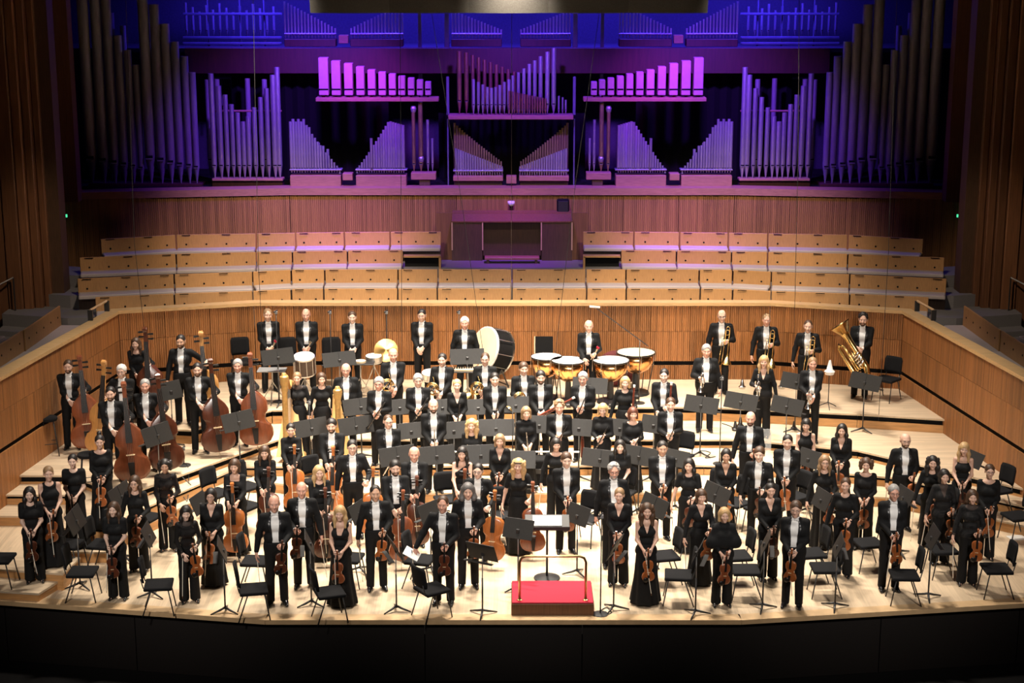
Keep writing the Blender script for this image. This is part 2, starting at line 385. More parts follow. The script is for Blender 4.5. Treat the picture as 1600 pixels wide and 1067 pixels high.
for rw in 'ABCD':
    yc, zt, zf = TERR[rw]; hp = HALF[rw]
    left = hp[::-1]; right = [(-x, y) for x, y in hp]
    segs = [(left[i], left[i+1]) for i in range(len(left)-1)] + [(right[i], right[i+1]) for i in range(len(right)-1)]
    terr = struct(empty('choir_terrace'))
    full = left + ([] if hp[0][0] == 0 else []) + (right[1:] if hp[0][0] == 0 else right)
    bk = [(-11.4, full[0][1]+0.5)] + [(x, y+0.06) for x, y in full] + [(11.4, full[-1][1]+0.5)]
    fr = [(x, y-(0.78 if rw == "D" else 1.02)) for x, y in bk][::-1]
    MB().prism((bk+fr)[::-1], zf-0.3, zf).build('step', M['carpet'], terr)
    for i, (a, b) in enumerate(segs):
        a, b = Vector(a), Vector(b); d = b-a; L_ = d.length; u = d/L_; ang = math.atan2(u.y, u.x); c = (a+b)/2
        o = tag(empty('choir_bench', (c.x, c.y, zf), ang), 'oak choir bench section with grey seat, %s from left in the %s row' % (ordn[i], rowname[rw]), 'bench', 'choir bench sections')
        h = zt-zf; w_ = L_-0.03
        bp = MB().bevbox((0, 0.03, h*0.5+0.12), (w_/2, 0.022, h*0.5-0.12), 0.008, Matrix.Rotation(-0.06, 3, 'X')).build('back_panel', M['bench'], o)
        MB().bevbox((0, -0.20, 0.335), (L_/2-0.02, 0.22, 0.045), 0.02).build('seat', M['cushion'], o)
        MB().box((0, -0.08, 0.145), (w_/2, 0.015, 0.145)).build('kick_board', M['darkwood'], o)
        nh = max(1, round(L_/0.46))
        for k in range(nh):
            inst(HOLE, 'grip_hole', bp, (-L_/2+L_*(k+0.5)/nh, -0.0, h*0.66))
            if k % 2 == 0: inst(SLOT, 'label_slot', bp, (-L_/2+L_*(k+0.5)/nh, -0.012, h-0.012))
# open ends of the second row beside the console
for sx, nm in ((-1, 'left'), (1, 'right')):
    o = tag(empty('open_bench_end', (sx*2.13, 14.42, 2.58)), 'dark open frame at the end of the second choir row, %s of the console' % nm, 'bench')
    MB().box((0, 0.10, 0.26), (0.42, 0.02, 0.26)).build('back', M['black'], o)
    MB().box((0, 0, 0.55), (0.44, 0.1, 0.02)).build('top_rail', M['bench'], o)
    MB().box((sx*-0.42, 0, 0.28), (0.025, 0.1, 0.27)).build('end_post', M['bench'], o)
    MB().box((0, -0.15, 0.02), (0.44, 0.2, 0.02)).build('plinth', M['cushion'], o)
# organ console between the bench rows
o = tag(empty('organ_console', (0, 15.6, 2.58)), 'closed dark wooden organ console with sloping top between the choir benches', 'organ console')
MB().box((-1.09, -0.02, 0.62), (0.37, 0.32, 0.62)).build('side_cabinet', M['darkwood'], o)
MB().box((1.09, -0.02, 0.62), (0.37, 0.32, 0.62)).build('side_cabinet', M['darkwood'], o)
MB().box((0, 0.1, 0.80), (0.70, 0.2, 0.44)).build('shutter', M['darkwood'], o)
MB().box((0, 0.12, 0.26), (0.70, 0.18, 0.10)).build('keyboard_recess', M['black'], o)
MB().prism([(-0.36, 1.25), (0.40, 1.40), (0.40, 1.24), (-0.36, 1.22)], -1.46, 1.46, Matrix(((0, 0, 1), (1, 0, 0), (0, 1, 0)))).build('sloping_top', M['redwood'], o)
for x in (-1.45, -0.71, 0.71, 1.45): MB().box((x, -0.35, 0.88), (0.014, 0.008, 0.34)).build('edge_strip', M['nosing'], o)
o = tag(empty('organ_bench', (0, 15.0, 2.58)), 'narrow wooden bench in front of the organ console', 'bench')
MB().bevbox((0, 0, 0.40), (0.66, 0.14, 0.03), 0.01).build('seat', M['organwood'], o)
for x in (-0.58, 0.58): MB().box((x, 0, 0.185), (0.03, 0.12, 0.185)).build('leg', M['darkwood'], o)
MB().box((0, 0.05, 0.14), (0.55, 0.015, 0.05)).build('stretcher', M['darkwood'], o)
# rear fluted wall with its ledge
RW = [(-11.6, 15.45), (-8.2, 15.98), (-5.5, 16.35), (5.5, 16.35), (8.2, 15.98), (11.6, 15.45)]
wk = struct(empty('wall_rear'))
for a, b in zip(RW[:-1], RW[1:]): wall_run(wk, a, b, [(2.0, 4.30)], 1.35, 'rearwall')
t = MB()
for a, b in zip(RW[:-1], RW[1:]): t.prism([(a[0], a[1]-0.06), (b[0], b[1]-0.06), (b[0], b[1]+0.5), (a[0], a[1]+0.5)], 4.31, 4.48)
struct(t.build('trim_3', M['organwood']))
struct(MB().box((0, 18.75, 4.36), (12.5, 2.2, 0.05)).build('floor_organ_loft', M['black']))
struct(MB().box((0, 15.8, 2.75), (1.85, 0.02, 1.20)).build('trim_4', M['redwood']))
# small loudspeaker and dome camera on the rear wall
o = tag(empty('loudspeaker', (1.25, 16.02, 3.9)), 'small black loudspeaker hung on the rear wall above the console', 'loudspeaker')
MB().bevbox((0, 0, 0.16), (0.15, 0.12, 0.19), 0.03).build('cabinet', M['black'], o)
MB().bevbox((0, -0.125, 0.16), (0.12, 0.006, 0.16), 0.01).build('grille', M['blackmetal'], o)
MB().box((0, 0.18, 0.16), (0.03, 0.07, 0.03)).build('bracket', M['blackmetal'], o)
o = tag(empty('dome_camera', (-0.02, 16.15, 4.12)), 'white dome camera under the organ ledge', 'camera')
MB().lathe([(0.0, -0.07), (0.06, -0.05), (0.085, 0.0), (0.085, 0.06), (0.0, 0.06)], 16).build('housing', M['white'], o, True)
MB().lathe([(0.0, -0.11), (0.035, -0.10), (0.05, -0.05), (0, -0.05)], 12).build('lens', M['black'], o, True)
# side columns of wooden fins, and side walls beyond
for s, nm in ((-1, 'left'), (1, 'right')):
    o = struct(empty('column_'+nm))
    for k, (x, wd, y) in enumerate(((10.12, 0.09, 12.9), (10.30, 0.08, 12.75), (10.48, 0.09, 12.6), (10.68, 0.1, 12.5), (10.95, 0.16, 12.45), (11.3, 0.18, 12.5))):
        MB().bevbox((s*(x+0.27), y, 6.0), (wd, 0.12, 4.5), 0.02).build('fin', M['redwood'], o)
    MB().box((s*10.97, 13.0, 6.0), (0.75, 0.25, 4.5)).build('core', M['darkwood'], o)
    struct(MB().box((s*12.4, 9.0, 4.5), (0.1, 12, 6)).build('wall_far_'+nm, M['darkwood']))
    struct(MB().box((s*10.85, 15.4, 7.2), (0.42, 0.2, 2.9)).build('trim_organ_frame_'+nm, M['redwood']))
    # exit sign
    e = tag(empty('exit_sign', (s*10.88, 15.44, 3.93)), 'small green lit exit sign beside the %s wooden column' % nm, 'sign')
    MB().box((0, 0, 0), (0.10, 0.015, 0.035)).build('lit_face', M['exit'], e)
    MB().box((0, 0.03, 0.0), (0.11, 0.012, 0.045)).build('housing', M['blackmetal'], e)
    # side gallery: grey aisle and benches along the parapet
    struct(MB().prism([(s*x, y) for x, y in [(8.8, 10.9), (9.75, 4.6), (10.9, -2.8), (12.4, -2.8), (12.4, 14.0), (9.5, 14.0)]][::s], 1.80, 1.90).build('floor_gallery_'+nm, M['carpet']))
    for k, (a, b, zt) in enumerate((((9.95, 11.3), (10.05, 8.9), 2.6), ((10.07, 8.88), (10.25, 6.4), 2.6), ((10.27, 6.38), (10.6, 3.9), 2.6), ((11.3, 10.3), (11.6, 6.6), 2.85))):
        a = Vector((s*a[0], a[1])); b = Vector((s*b[0], b[1])); c = (a+b)/2; d = b-a; L_ = d.length
        ang = math.atan2(d.y, d.x)
        e = tag(empty('gallery_bench', (c.x, c.y, 1.9), ang), 'oak gallery bench section beyond the %s parapet, %s from the choir' % (nm, ordn[k]) if k < 3 else 'upper oak gallery bench section behind the %s gallery aisle' % nm, 'bench', 'gallery benches')
        q = 1 if s == -1 else -1
        MB().bevbox((0, 0, (zt-1.9)*0.6), (L_/2-0.012, 0.022, (zt-1.9)*0.4), 0.008).build('back_panel', M['bench'], e)
        MB().bevbox((0, 0.22*q, 0.22), (L_/2, 0.22, 0.045), 0.02).build('seat', M['cushion'], e)
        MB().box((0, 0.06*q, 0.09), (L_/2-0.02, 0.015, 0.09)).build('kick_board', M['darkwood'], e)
        for j in range(5): inst(HOLE, 'grip_hole', e, (-L_/2+L_*(j+0.5)/5, 0.024*q, 0.48))
    r = tag(empty('stair_rail', (s*11.2, 12.2, 1.9)), 'thin metal stair handrail in the dark beyond the %s column' % nm, 'handrail')
    MB().tube([(0, 0, 1.15), (s*0.9, -1.0, 0.75)], 0.02).build('bar', M['steel'], r)
    MB().tube([(0, 0, 0), (0, 0, 1.15)], 0.018).build('post', M['blackmetal'], r)
    MB().tube([(s*0.9, -1.0, 0), (s*0.9, -1.0, 0.75)], 0.018).build('post', M['blackmetal'], r)
st = tag(empty('floor_sticker', (-9.33, 11.75, 2.025)), 'yellow-green striped floor sticker on the dark steps left of the choir', 'sticker')
for k in range(4): MB().box((0, -0.18+0.12*k, 0), (0.13, 0.045, 0.003)).build('stripe', M['yellow'], st)
# acoustic canopy hung over the platform
cn = tag(empty('acoustic_canopy', (0, 8.0, 9.04)), 'grey mesh acoustic canopy panels hanging over the platform', 'canopy')
for k in range(5):
    x0 = -3.86+7.6*k/5; x1 = -3.86+7.6*(k+1)/5; t = MB(); vs = []; n = 8
    for i in range(n+1):
        u = i/n; x = x0+(x1-x0)*u; b = 0.16*math.sin(PI*u)
        vs += [(x, -b, 0.0), (x, -b-0.25, 0.9), (x, 0.05, 0.0), (x, -0.2, 0.9)]
    fs = []
    for i in range(n):
        q = 4*i; fs += [(q, q+4, q+5, q+1), (q+2, q+3, q+7, q+6), (q, q+2, q+6, q+4), (q+1, q+5, q+7, q+3)]
    fs += [(0, 1, 3, 2), (4*n, 4*n+2, 4*n+3, 4*n+1)]
    t.add(vs, fs); t.build('canopy_panel', M['canopy'], cn, 'auto')
# hanging wires
def wire(px_pts, Y, lab):
    pts = []
    for (px, py) in px_pts:
        x, z = atY(px, py, Y); pts.append(Vector((x, Y, z)))
    o = MB().tube(pts, 0.006, 6).build('hanging_wire', M['wire']); tag(o, lab, 'wire', 'hanging wires')
    return o
wire([(625, -20), (628, 560)], 10.3, 'thin dark wire hanging left of the centre down to the horns')
wire([(1249, -20), (1247, 250), (1240, 560)], 10.4, 'thin dark wire hanging to the right over the trombones')
wire([(668, -20), (722, 320), (762, 600)], 10.2, 'slanting dark wire crossing from the beam to the bass drum')
wire([(942, -20), (900, 280), (862, 600)], 10.2, 'slanting dark wire crossing in front of the console to the timpani')
wire([(196, -20), (210, 380), (226, 520)], 10.0, 'thin dark wire hanging over the double basses at left')
wire([(395, -20), (404, 420), (414, 600)], 10.3, 'thin dark wire hanging beside the leftmost percussionist')
wire([(1402, -20), (1388, 400), (1370, 700)], 8.6, 'thin dark wire hanging at right beside the tuba')
o = MB().tube([(0.0, 12.0, 10.2), (-0.02, 12.0, 1.5)], 0.006, 6).build('hanging_wire', M['steel']); tag(o, 'pale straight wire hanging down the exact centre', 'wire', 'hanging wires')
# dark auditorium seats at the very bottom
ST = MB().bevbox((0, 0, 0.42), (0.25, 0.05, 0.42), 0.04).mesh('seat_back', M['black'])
SU = MB().bevbox((0, -0.24, 0.40), (0.24, 0.2, 0.06), 0.03).mesh('seat_cushion', M['black'])
for k in range(14):
    o = tag(empty('auditorium_seat', (-4.55+0.7*k, -3.0, -1.11)), 'black auditorium seat back in the dark, %s from left' % ordn[k], 'seat', 'auditorium seats')
    inst(ST, 'backrest', o); inst(SU, 'seat', o)
# ================================================================== the organ
org = tag(empty('pipe_organ', (0, 17.5, 4.35)), 'large exposed pipe organ lit violet, blue and magenta above the choir', 'pipe organ')
ORG = Vector((0, 17.5, 4.35))
def chest(name, Y): return empty(name, (0, 0, 0), 0, org)
def pipe(par, px, ytip, ymouth, ytop, rpx, Y, m='tin', nm='pipe'):
    x, zt = atY(px, ytip, Y); _, zm = atY(px, ymouth, Y); _, zz = atY(px, ytop, Y)
    r = rpx*(Y-CAM_Y)/F_PX*1.03
    mb = MB(); n = 10
    mb.lathe([(r*0.12, zt), (r*0.95, zm-0.01), (r, zm), (r, zz), (r*0.86, zz), (r*0.86, zz-0.12), (0, zz-0.12)], n)
    mb.mi = 1; h = r*0.42
    mb.box((0, -r*0.93, zm+h*0.6), (r*0.62, r*0.12, h*0.5))
    mb.mi = 2
    mb.box((0, -r*0.98, zm-h*0.35), (r*0.66, r*0.10, h*0.25))
    o = mb.build(nm, [M[m], M['black'], M['tin']], par, 'auto', (x-ORG.x, Y-ORG.y, -ORG.z)); return o
def slab(par, x0, y0, x1, y1, Y, dep, m, nm):
    xa, za = atY(x0, y0, Y); xb, zb = atY(x1, y1, Y)
    return MB().bevbox(((xa+xb)/2, Y+dep/2-ORG.y, (za+zb)/2-ORG.z), (abs(xb-xa)/2, dep/2, abs(za-zb)/2), 0.012).build(nm, M[m], par)
mir = lambda x: 1597-x
# big side towers
for side in (0, 1):
    X = (lambda v: v) if not side else mir
    c = empty('pedal_tower', (0, 0, 0), 0, org)
    tops = (-60, -45, -25, 55, 78, 101, -10, 7, 37, 65, 88, 113)
    xs = (145, 164, 181, 196, 210, 222, 237, 254, 269, 283, 297, 308); ms = (247, 250, 253, 256, 259, 262, 246, 249, 253, 256, 258, 261)
    rs = (8.6, 8.0, 7.2, 6.4, 5.6, 5.0, 8.2, 7.6, 7.0, 6.3, 5.6, 5.0)
    for x, tp, ym, r in zip(xs, tops, ms, rs): pipe(c, X(x), 287, ym, tp, r, 17.2, 'zinc')
    slab(c, X(138), 287, X(316), 296, 17.1, 0.5, 'maroon', 'wind_chest')
    for x, tp in ((176, -20), (188, 20), (205, 40)): pipe(c, X(x), 287, 252, tp, 4.5, 18.0, 'zinc')
    c = empty('great_rank', (0, 0, 0), 0, org)
    xs = [336, 347, 357, 366, 375, 383, 391, 401, 411, 421, 431, 438]; tops = [115, 134, 148, 163, 176, 190, 182, 168, 152, 138, 117, 105]
    for x, tp in zip(xs, tops): pipe(c, X(x), 280, 259, tp, 3.6 if 350 < x < 425 else 4.2, 17.0, 'tin')
    slab(c, X(331), 279, X(442), 283, 16.9, 0.35, 'organwood', 'rack_board')
    slab(c, X(331), 283, X(442), 292, 17.0, 0.3, 'maroon', 'wind_chest')
    slab(c, X(330), 172, X(440), 175, 17.25, 0.05, 'organwood', 'stay_rail')
    for x in (330, 345, 392, 418): pipe(c, X(x), 278, 250, 122+abs(x-380)*0.05, 4.0, 17.9, 'zinc')
    # magenta-lit box pipes on their shelf
    c = empty('wooden_rank', (0, 0, 0), 0, org)
    xs = [497, 517, 537, 556, 574, 591, 607, 622, 637, 651, 664]; ws = [16.5, 15.5, 14.5, 13.5, 12.8, 12, 11.5, 11, 10.4, 9.8, 9.2]
    tps = [90, 95, 99, 104, 109, 112.5, 115.5, 119, 122, 125, 128]
    for x, wd, tp in zip(xs, ws, tps):
        b = slab(c, X(x), tp, X(x+wd), 149, 16.75, 0.3, 'boxpipe', 'box_pipe')
        slab(b, X(x+0.6), 138.5, X(x+wd-0.6), 140.8, 16.735, 0.03, 'black', 'mouth'); 
        slab(c, X(x+wd*0.35), 149, X(x+wd*0.65), 153, 16.85, 0.06, 'darkwood', 'pipe_foot')
    slab(c, X(493), 152.5, X(685), 159, 16.7, 0.42, 'organwood', 'shelf')
    # low fans with wooden chests
    c = empty('positive_rank', (0, 0, 0), 0, org)
    for k in range(19):
        u = k/18; x = 456+75*u; tp = 190+ (0 if k < 6 else (74*((u-0.3)/0.7)**0.85)); tp -= (4 if k % 2 and k < 8 else 0)
        pipe(c, X(x), 270, 263, tp, 2.4-0.9*u, 16.8, 'tin')
    for k in range(8): pipe(c, X(464+7*k), 270, 262, 198+k*5, 2.2, 17.05, 'tin')
    slab(c, X(452), 264.5, X(534), 266.5, 16.75, 0.3, 'tin', 'rack_board')
    slab(c, X(453), 274, X(533), 292, 16.7, 0.45, 'organwood', 'wind_chest')
    slab(c, X(535), 271, X(551), 282, 16.65, 0.3, 'organwood', 'tremulant_box')
    c = empty('choir_rank', (0, 0, 0), 0, org)
    for k in range(20):
        u = k/19; x = 558+73*u; tp = 263-(74*(u/0.7)**1.1 if u < 0.7 else 74-(u-0.7)*22)
        pipe(c, X(x), 270, 263, max(tp, 184), 1.5+0.9*u, 16.8, 'tin' if k % 4 else 'zinc')
    pipe(c, X(581), 270, 263, 216, 2.2, 16.75, 'tin')
    for k in range(7): pipe(c, X(600+5*k), 270, 262, 215-k*3, 2.2, 17.05, 'brasspipe')
    slab(c, X(555), 264.5, X(636), 266.5, 16.75, 0.3, 'tin', 'rack_board')
    slab(c, X(556), 274, X(635), 292, 16.7, 0.45, 'organwood', 'wind_chest')
    # tall pair beside the centre
    c = empty('solo_rank', (0, 0, 0), 0, org)
    for x, tp, r, m in ((647, 168, 2.8, 'brasspipe'), (658, 160, 3.4, 'brasspipe'), (669, 187, 2.2, 'tin'), (676, 216, 1.8, 'tin')):
        pipe(c, X(x), 268, 256, tp, r, 16.85, m)
    for x, y in ((646, 172), (658, 250)):
        xx, zz = atY(X(x), y, 16.85); MB().lathe([(0.0, -0.1), (0.06, -0.04), (0.075, 0.04), (0.05, 0.1), (0, 0.1)], 10).build('resonator', M['tin'], c, True, (xx, 16.85-ORG.y, zz-ORG.z))
    slab(c, X(642), 270, X(681), 281, 16.7, 0.35, 'organwood', 'wind_chest'); slab(c, X(655), 281, X(672), 292, 16.75, 0.2, 'darkwood', 'pedestal')
    # centre lower fans
    c = empty('swell_rank', (0, 0, 0), 0, org)
    for k in range(20):
        u = k/19; x = 711+72*u
        pipe(c, X(x), 275, 268, 192+60*u**0.9, 2.0-0.8*u, 17.15, 'brasspipe')
        pipe(c, X(x+1.5), 275, 268, 232+28*u, 1.9-0.7*u, 16.85, 'tin')
    slab(c, X(708), 266, X(786), 268, 16.8, 0.4, 'tin', 'rack_board'); slab(c, X(708), 275, X(786), 283, 16.75, 0.45, 'organwood', 'wind_chest')
    slab(c, X(709), 283, X(785), 291, 16.9, 0.2, 'darkwood', 'pedestal')
    slab(c, X(697), 120, X(702), 180, 17.0, 0.1, 'steelblue', 'frame_post'); slab(c, X(698.5), 186, X(701.5), 292, 16.9, 0.06, 'steelblue', 'frame_post')
    slab(c, X(652), -10, X(660), 160, 18.2, 0.15, 'steelblue', 'wind_trunk'); slab(c, X(694), 20, X(702), 75, 18.2, 0.15, 'steelblue', 'wind_trunk')
    # upper level behind the beam
    c = empty('upper_rank', (0, 0, 0), 0, org)
    for g, (xa, xb, ya, yb) in enumerate(((446, 524, 2, 44), (549, 629, 44, 6), (707, 783, 16, 46))):
        for k in range(16):
            u = k/15; pipe(c, X(xa+(xb-xa)*u), 60, 54, ya+(yb-ya)*u, 1.5, 18.4, 'tin')
        slab(c, X(xa-2), 52, X(xb+1), 54, 18.3, 0.2, 'tin', 'rack_board'); slab(c, X(xa-2), 61, X(xb+1), 73, 18.2, 0.4, 'maroon', 'wind_chest')
    slab(c, X(529), 55, X(544), 68, 18.1, 0.3, 'organwood', 'tremulant_box')
    # steel frame in the blue dark
    for x in (322, 372, 410): slab(c, X(x), -15, X(x+5), 74, 19.2, 0.1, 'steelblue', 'frame_post')
    for y in (20, 57, 66): slab(c, X(285), y, X(440), y+4, 19.1, 0.1, 'steelblue', 'frame_rail')
    for k in range(14): pipe(c, X(292+10.5*k), 56, 48, 4+ (k*7) % 17, 2.0, 19.6, 'zinc')
    for k in range(6): slab(c, X(345+15*k), 124, X(348+15*k), 165, 19.0, 0.06, 'steelblue', 'tracker_rod')
    slab(c, X(330), 120, X(440), 124, 18.8, 0.1, 'steelblue', 'frame_rail')
# centre upper rank on its shelf
c = empty('centre_rank', (0, 0, 0), 0, org)
slab(c, 700, 180.5, 896, 187, 16.7, 0.6, 'organwood', 'shelf')
for x, tp, r in ((718, 80, 3.6), (729, 82, 3.4)): pipe(c, x, 179, 158, tp, r, 17.1, 'copper')
for k in range(8): pipe(c, 739+9.2*k, 179, 165, 86+k*3.7, 2.8, 17.3, 'copper')
for x, tp in zip((740, 747.5, 754.5, 761.5, 768, 774.5, 781, 788, 795), (124, 128, 132, 136, 137.5, 136, 133, 128, 124)): pipe(c, x, 179, 164, tp, 2.5, 16.85, 'tin')
for x, tp, r in ((801, 118, 2.6), (810, 113, 2.8), (818.5, 107, 2.8), (827, 100, 3), (835.5, 94.5, 3), (844.5, 88, 3.2), (855, 81, 3.4), (865, 75, 3.6)): pipe(c, x, 178, 163, tp, r, 16.95, 'tin')
for k in range(15): pipe(c, 796+4.0*k, 179, 171, 142+k*0.85, 1.5, 16.8, 'copper')
for x, tp in ((873, 150), (879, 152), (884, 156)): pipe(c, x, 178, 172, tp, 1.5, 17.0, 'tin')
slab(c, 791, 275, 807, 287, 16.7, 0.25, 'organwood', 'tremulant_box')
# beam, side curtains and the dark back
slab(org, 288, 75, 1296, 115, 17.9, 0.3, 'maroon', 'beam')
struct(MB().box((0, 19.4, 7.72), (12.4, 1.15, 0.05)).build('blue_light_baffle', M['loftblack']))  # unseen slab added to keep the blue light off the lower back
struct(MB().box((0, 20.6, 7.0), (12.5, 0.1, 3.6)).build('wall_organ_back', M['loftblack']))
for s, x0, x1, cn_ in ((-1, 3.2, 7.2, 'left'), (1, 3.2, 7.2, 'right'), (1, -1.9, 1.9, 'centre')):  # centre cloth added to put darkness behind the swell pipes
    cu = MB(); n = 26; vs = []
    for i in range(n+1):
        x = s*(x0+(x1-x0)*i/n); y = 18.6+0.07*math.cos(i*PI); vs += [(x, y, 4.42), (x, y, 7.2 if cn_ != 'centre' else 6.1)]
    cu.add(vs, [(2*i, 2*i+2, 2*i+3, 2*i+1) for i in range(n)])
    o = cu.build('organ_backcloth', M['black']); o.modifiers.new('thick', 'SOLIDIFY').thickness = 0.02
    tag(o, 'black pleated backcloth behind the %s organ fans' % cn_, 'curtain')
# ================================================================== people: smooth bodies grown from distance fields
class Field:
    def __init__(s, vox): s.vox = vox; s.P = []
    def cone(s, a, b, ra, rb, k=0.03, sy=1.0, op='u'): s.P.append(('cone', op, k, np.array(a, float), np.array(b, float), ra, rb, sy)); return s
    def ell(s, c, r, k=0.02, op='u'): s.P.append(('ell', op, k, np.array(c, float), np.array(r, float), 0, 0, 1)); return s
    def fun(s, f, lo, hi, k=0.01, op='u'): s.P.append(('fun', op, k, np.array(lo, float), np.array(hi, float), f, 0, 1)); return s
    def bbox(s, p):
        if p[0] == 'cone':
            r = max(p[5], p[6]); return np.minimum(p[3], p[4])-r, np.maximum(p[3], p[4])+r
        if p[0] == 'ell': return p[3]-p[4], p[3]+p[4]
        return p[3], p[4]
    def mesh(s):
        h = s.vox; U = [p for p in s.P if p[1] == 'u']
        lo = np.min([s.bbox(p)[0] for p in U], 0)-3*h; hi = np.max([s.bbox(p)[1] for p in U], 0)+3*h
        n = np.ceil((hi-lo)/h).astype(int)+1
        ax = [lo[i]+h*np.arange(n[i]) for i in range(3)]
        D = np.full(n, 0.5, np.float32)
        for p in s.P:
            kind, op, k = p[:3]; b0, b1 = s.bbox(p); pad = k+3*h
            i0 = np.maximum(np.floor((b0-pad-lo)/h).astype(int), 0); i1 = np.minimum(np.ceil((b1+pad-lo)/h).astype(int)+1, n)
            if np.any(i1 <= i0): continue
            sl = tuple(slice(i0[i], i1[i]) for i in range(3))
            X = ax[0][sl[0]][:, None, None]; Y = ax[1][sl[1]][None, :, None]; Z = ax[2][sl[2]][None, None, :]
            if kind == 'cone':
                a, b, ra, rb, sy = p[3:]; ba = b-a; den = float(ba[0]**2+(ba[1]*sy)**2+ba[2]**2)+1e-9
                yc = (a[1]+b[1])/2
                qx = X-a[0]; qy = (Y-a[1])*sy; qz = Z-a[2]; bx, by, bz = ba[0], ba[1]*sy, ba[2]
                t = np.clip((qx*bx+qy*by+qz*bz)/den, 0, 1)
                d = np.sqrt((qx-bx*t)**2+(qy-by*t)**2+(qz-bz*t)**2)-(ra+(rb-ra)*t)
            elif kind == 'ell':
                c, r = p[3], p[4]; q = np.sqrt(((X-c[0])/r[0])**2+((Y-c[1])/r[1])**2+((Z-c[2])/r[2])**2)
                d = (q-1)*float(np.min(r))*np.where(q > 1, 1.0, 1.0)
            else: d = p[5](X, Y, Z)+np.zeros((X.shape[0], Y.shape[1], Z.shape[2]))
            A = D[sl]
            if op == 'u': 
                hh = np.maximum(k-np.abs(A-d), 0)/k; D[sl] = np.minimum(A, d)-hh*hh*k*0.25
            elif op == 's':
                d = -d; hh = np.maximum(k-np.abs(A-d), 0)/k; D[sl] = np.maximum(A, d)+hh*hh*k*0.25
            else:                          # intersect over the whole grid
                D[sl] = np.maximum(A, d)
        return nets(D, lo, h)
def nets(D, lo, h):
    S = D < 0; n = np.array(D.shape)-1
    cnt = np.zeros(n, np.int8); acc = np.zeros((*n, 3), np.float32); num = np.zeros(n, np.float32)
    corner = lambda i, j, k: (slice(i, i+n[0]), slice(j, j+n[1]), slice(k, k+n[2]))
    for i in (0, 1):
        for j in (0, 1):
            for k in (0, 1): cnt += S[corner(i, j, k)]
    act = (cnt > 0) & (cnt < 8)
    I = np.argwhere(act)
    if len(I) == 0: return np.zeros((0, 3)), np.zeros((0, 4), int)
    pos = np.zeros((len(I), 3)); w = np.zeros(len(I))
    for ax in range(3):
        o1, o2 = [a for a in range(3) if a != ax]
        for u in (0, 1):
            for v in (0, 1):
                c0 = np.zeros(3, int); c0[o1] = u; c0[o2] = v; c1 = c0.copy(); c1[ax] = 1
                a = D[tuple((I+c0).T)]; b = D[tuple((I+c1).T)]; m = (a < 0) != (b < 0)
                t = np.where(m, a/np.where(m, a-b, 1), 0)
                p = np.tile(c0.astype(float), (len(I), 1)); p[:, ax] = t
                pos += p*m[:, None]; w += m
    V = (I+pos/w[:, None])*h+lo
    idx = np.full(n, -1, np.int64); idx[tuple(I.T)] = np.arange(len(I))
    F = []
    for ax in range(3):
        o1, o2 = (ax+1) % 3, (ax+2) % 3
        a = S.take(range(0, S.shape[ax]-1), ax); b = S.take(range(1, S.shape[ax]), ax)
        E = np.argwhere(a != b)
        E = E[(E[:, o1] > 0) & (E[:, o2] > 0) & (E[:, o1] < n[o1]) & (E[:, o2] < n[o2])]
        e1 = np.zeros(3, int); e1[o1] = 1; e2 = np.zeros(3, int); e2[o2] = 1
        q = np.stack([idx[tuple(E.T)], idx[tuple((E-e1).T)], idx[tuple((E-e1-e2).T)], idx[tuple((E-e2).T)]], 1)
        flip = ~a[tuple(E.T)]
        q[flip] = q[flip][:, ::-1]; F.append(q[:, ::-1] if False else q)
    F = np.concatenate(F); F = F[(F >= 0).all(1)]
    return V, F
def to_mesh(name, parts, mats, smooth=True):
    """parts: list of (V, F, material index or per-face array)"""
    vs = []; fs = []; mi = []; b = 0
    for V, F, m in parts:
        vs.append(np.asarray(V, np.float32)); fs.append(np.asarray(F)+b); b += len(V)
        mi.append(np.full(len(F), m) if np.isscalar(m) else np.asarray(m))
    V = np.concatenate(vs); F = np.concatenate(fs).astype(np.int32); mi = np.concatenate(mi).astype(np.int32)
    me = bpy.data.meshes.new(name); me.vertices.add(len(V)); me.vertices.foreach_set('co', V.ravel())
    me.loops.add(F.size); me.loops.foreach_set('vertex_index', F.ravel())
    me.polygons.add(len(F)); me.polygons.foreach_set('loop_start', np.arange(0, F.size, 4, dtype=np.int32))
    try: me.polygons.foreach_set('loop_total', np.full(len(F), 4, np.int32))
    except Exception: pass
    for m in mats: me.materials.append(m)
    me.polygons.foreach_set('material_index', mi); me.polygons.foreach_set('use_smooth', np.full(len(F), smooth))
    me.update(calc_edges=True); me.validate()
    return me
def ball(c, r, n=6, sx=1, sz=1):           # small quad ball (for eyes)
    vs = []; fs = []
    for i in range(n+1):
        t = PI*i/n
        for j in range(8):
            a = 2*PI*j/8; rr = max(math.sin(t), 0.02); vs.append((c[0]+r*rr*math.cos(a)*sx, c[1]+r*rr*math.sin(a), c[2]+r*math.cos(t)*sz))
    for i in range(n):
        for j in range(8): k = (j+1) % 8; fs.append((i*8+j, (i+1)*8+j, (i+1)*8+k, i*8+k))
    return np.array(vs), np.array(fs)
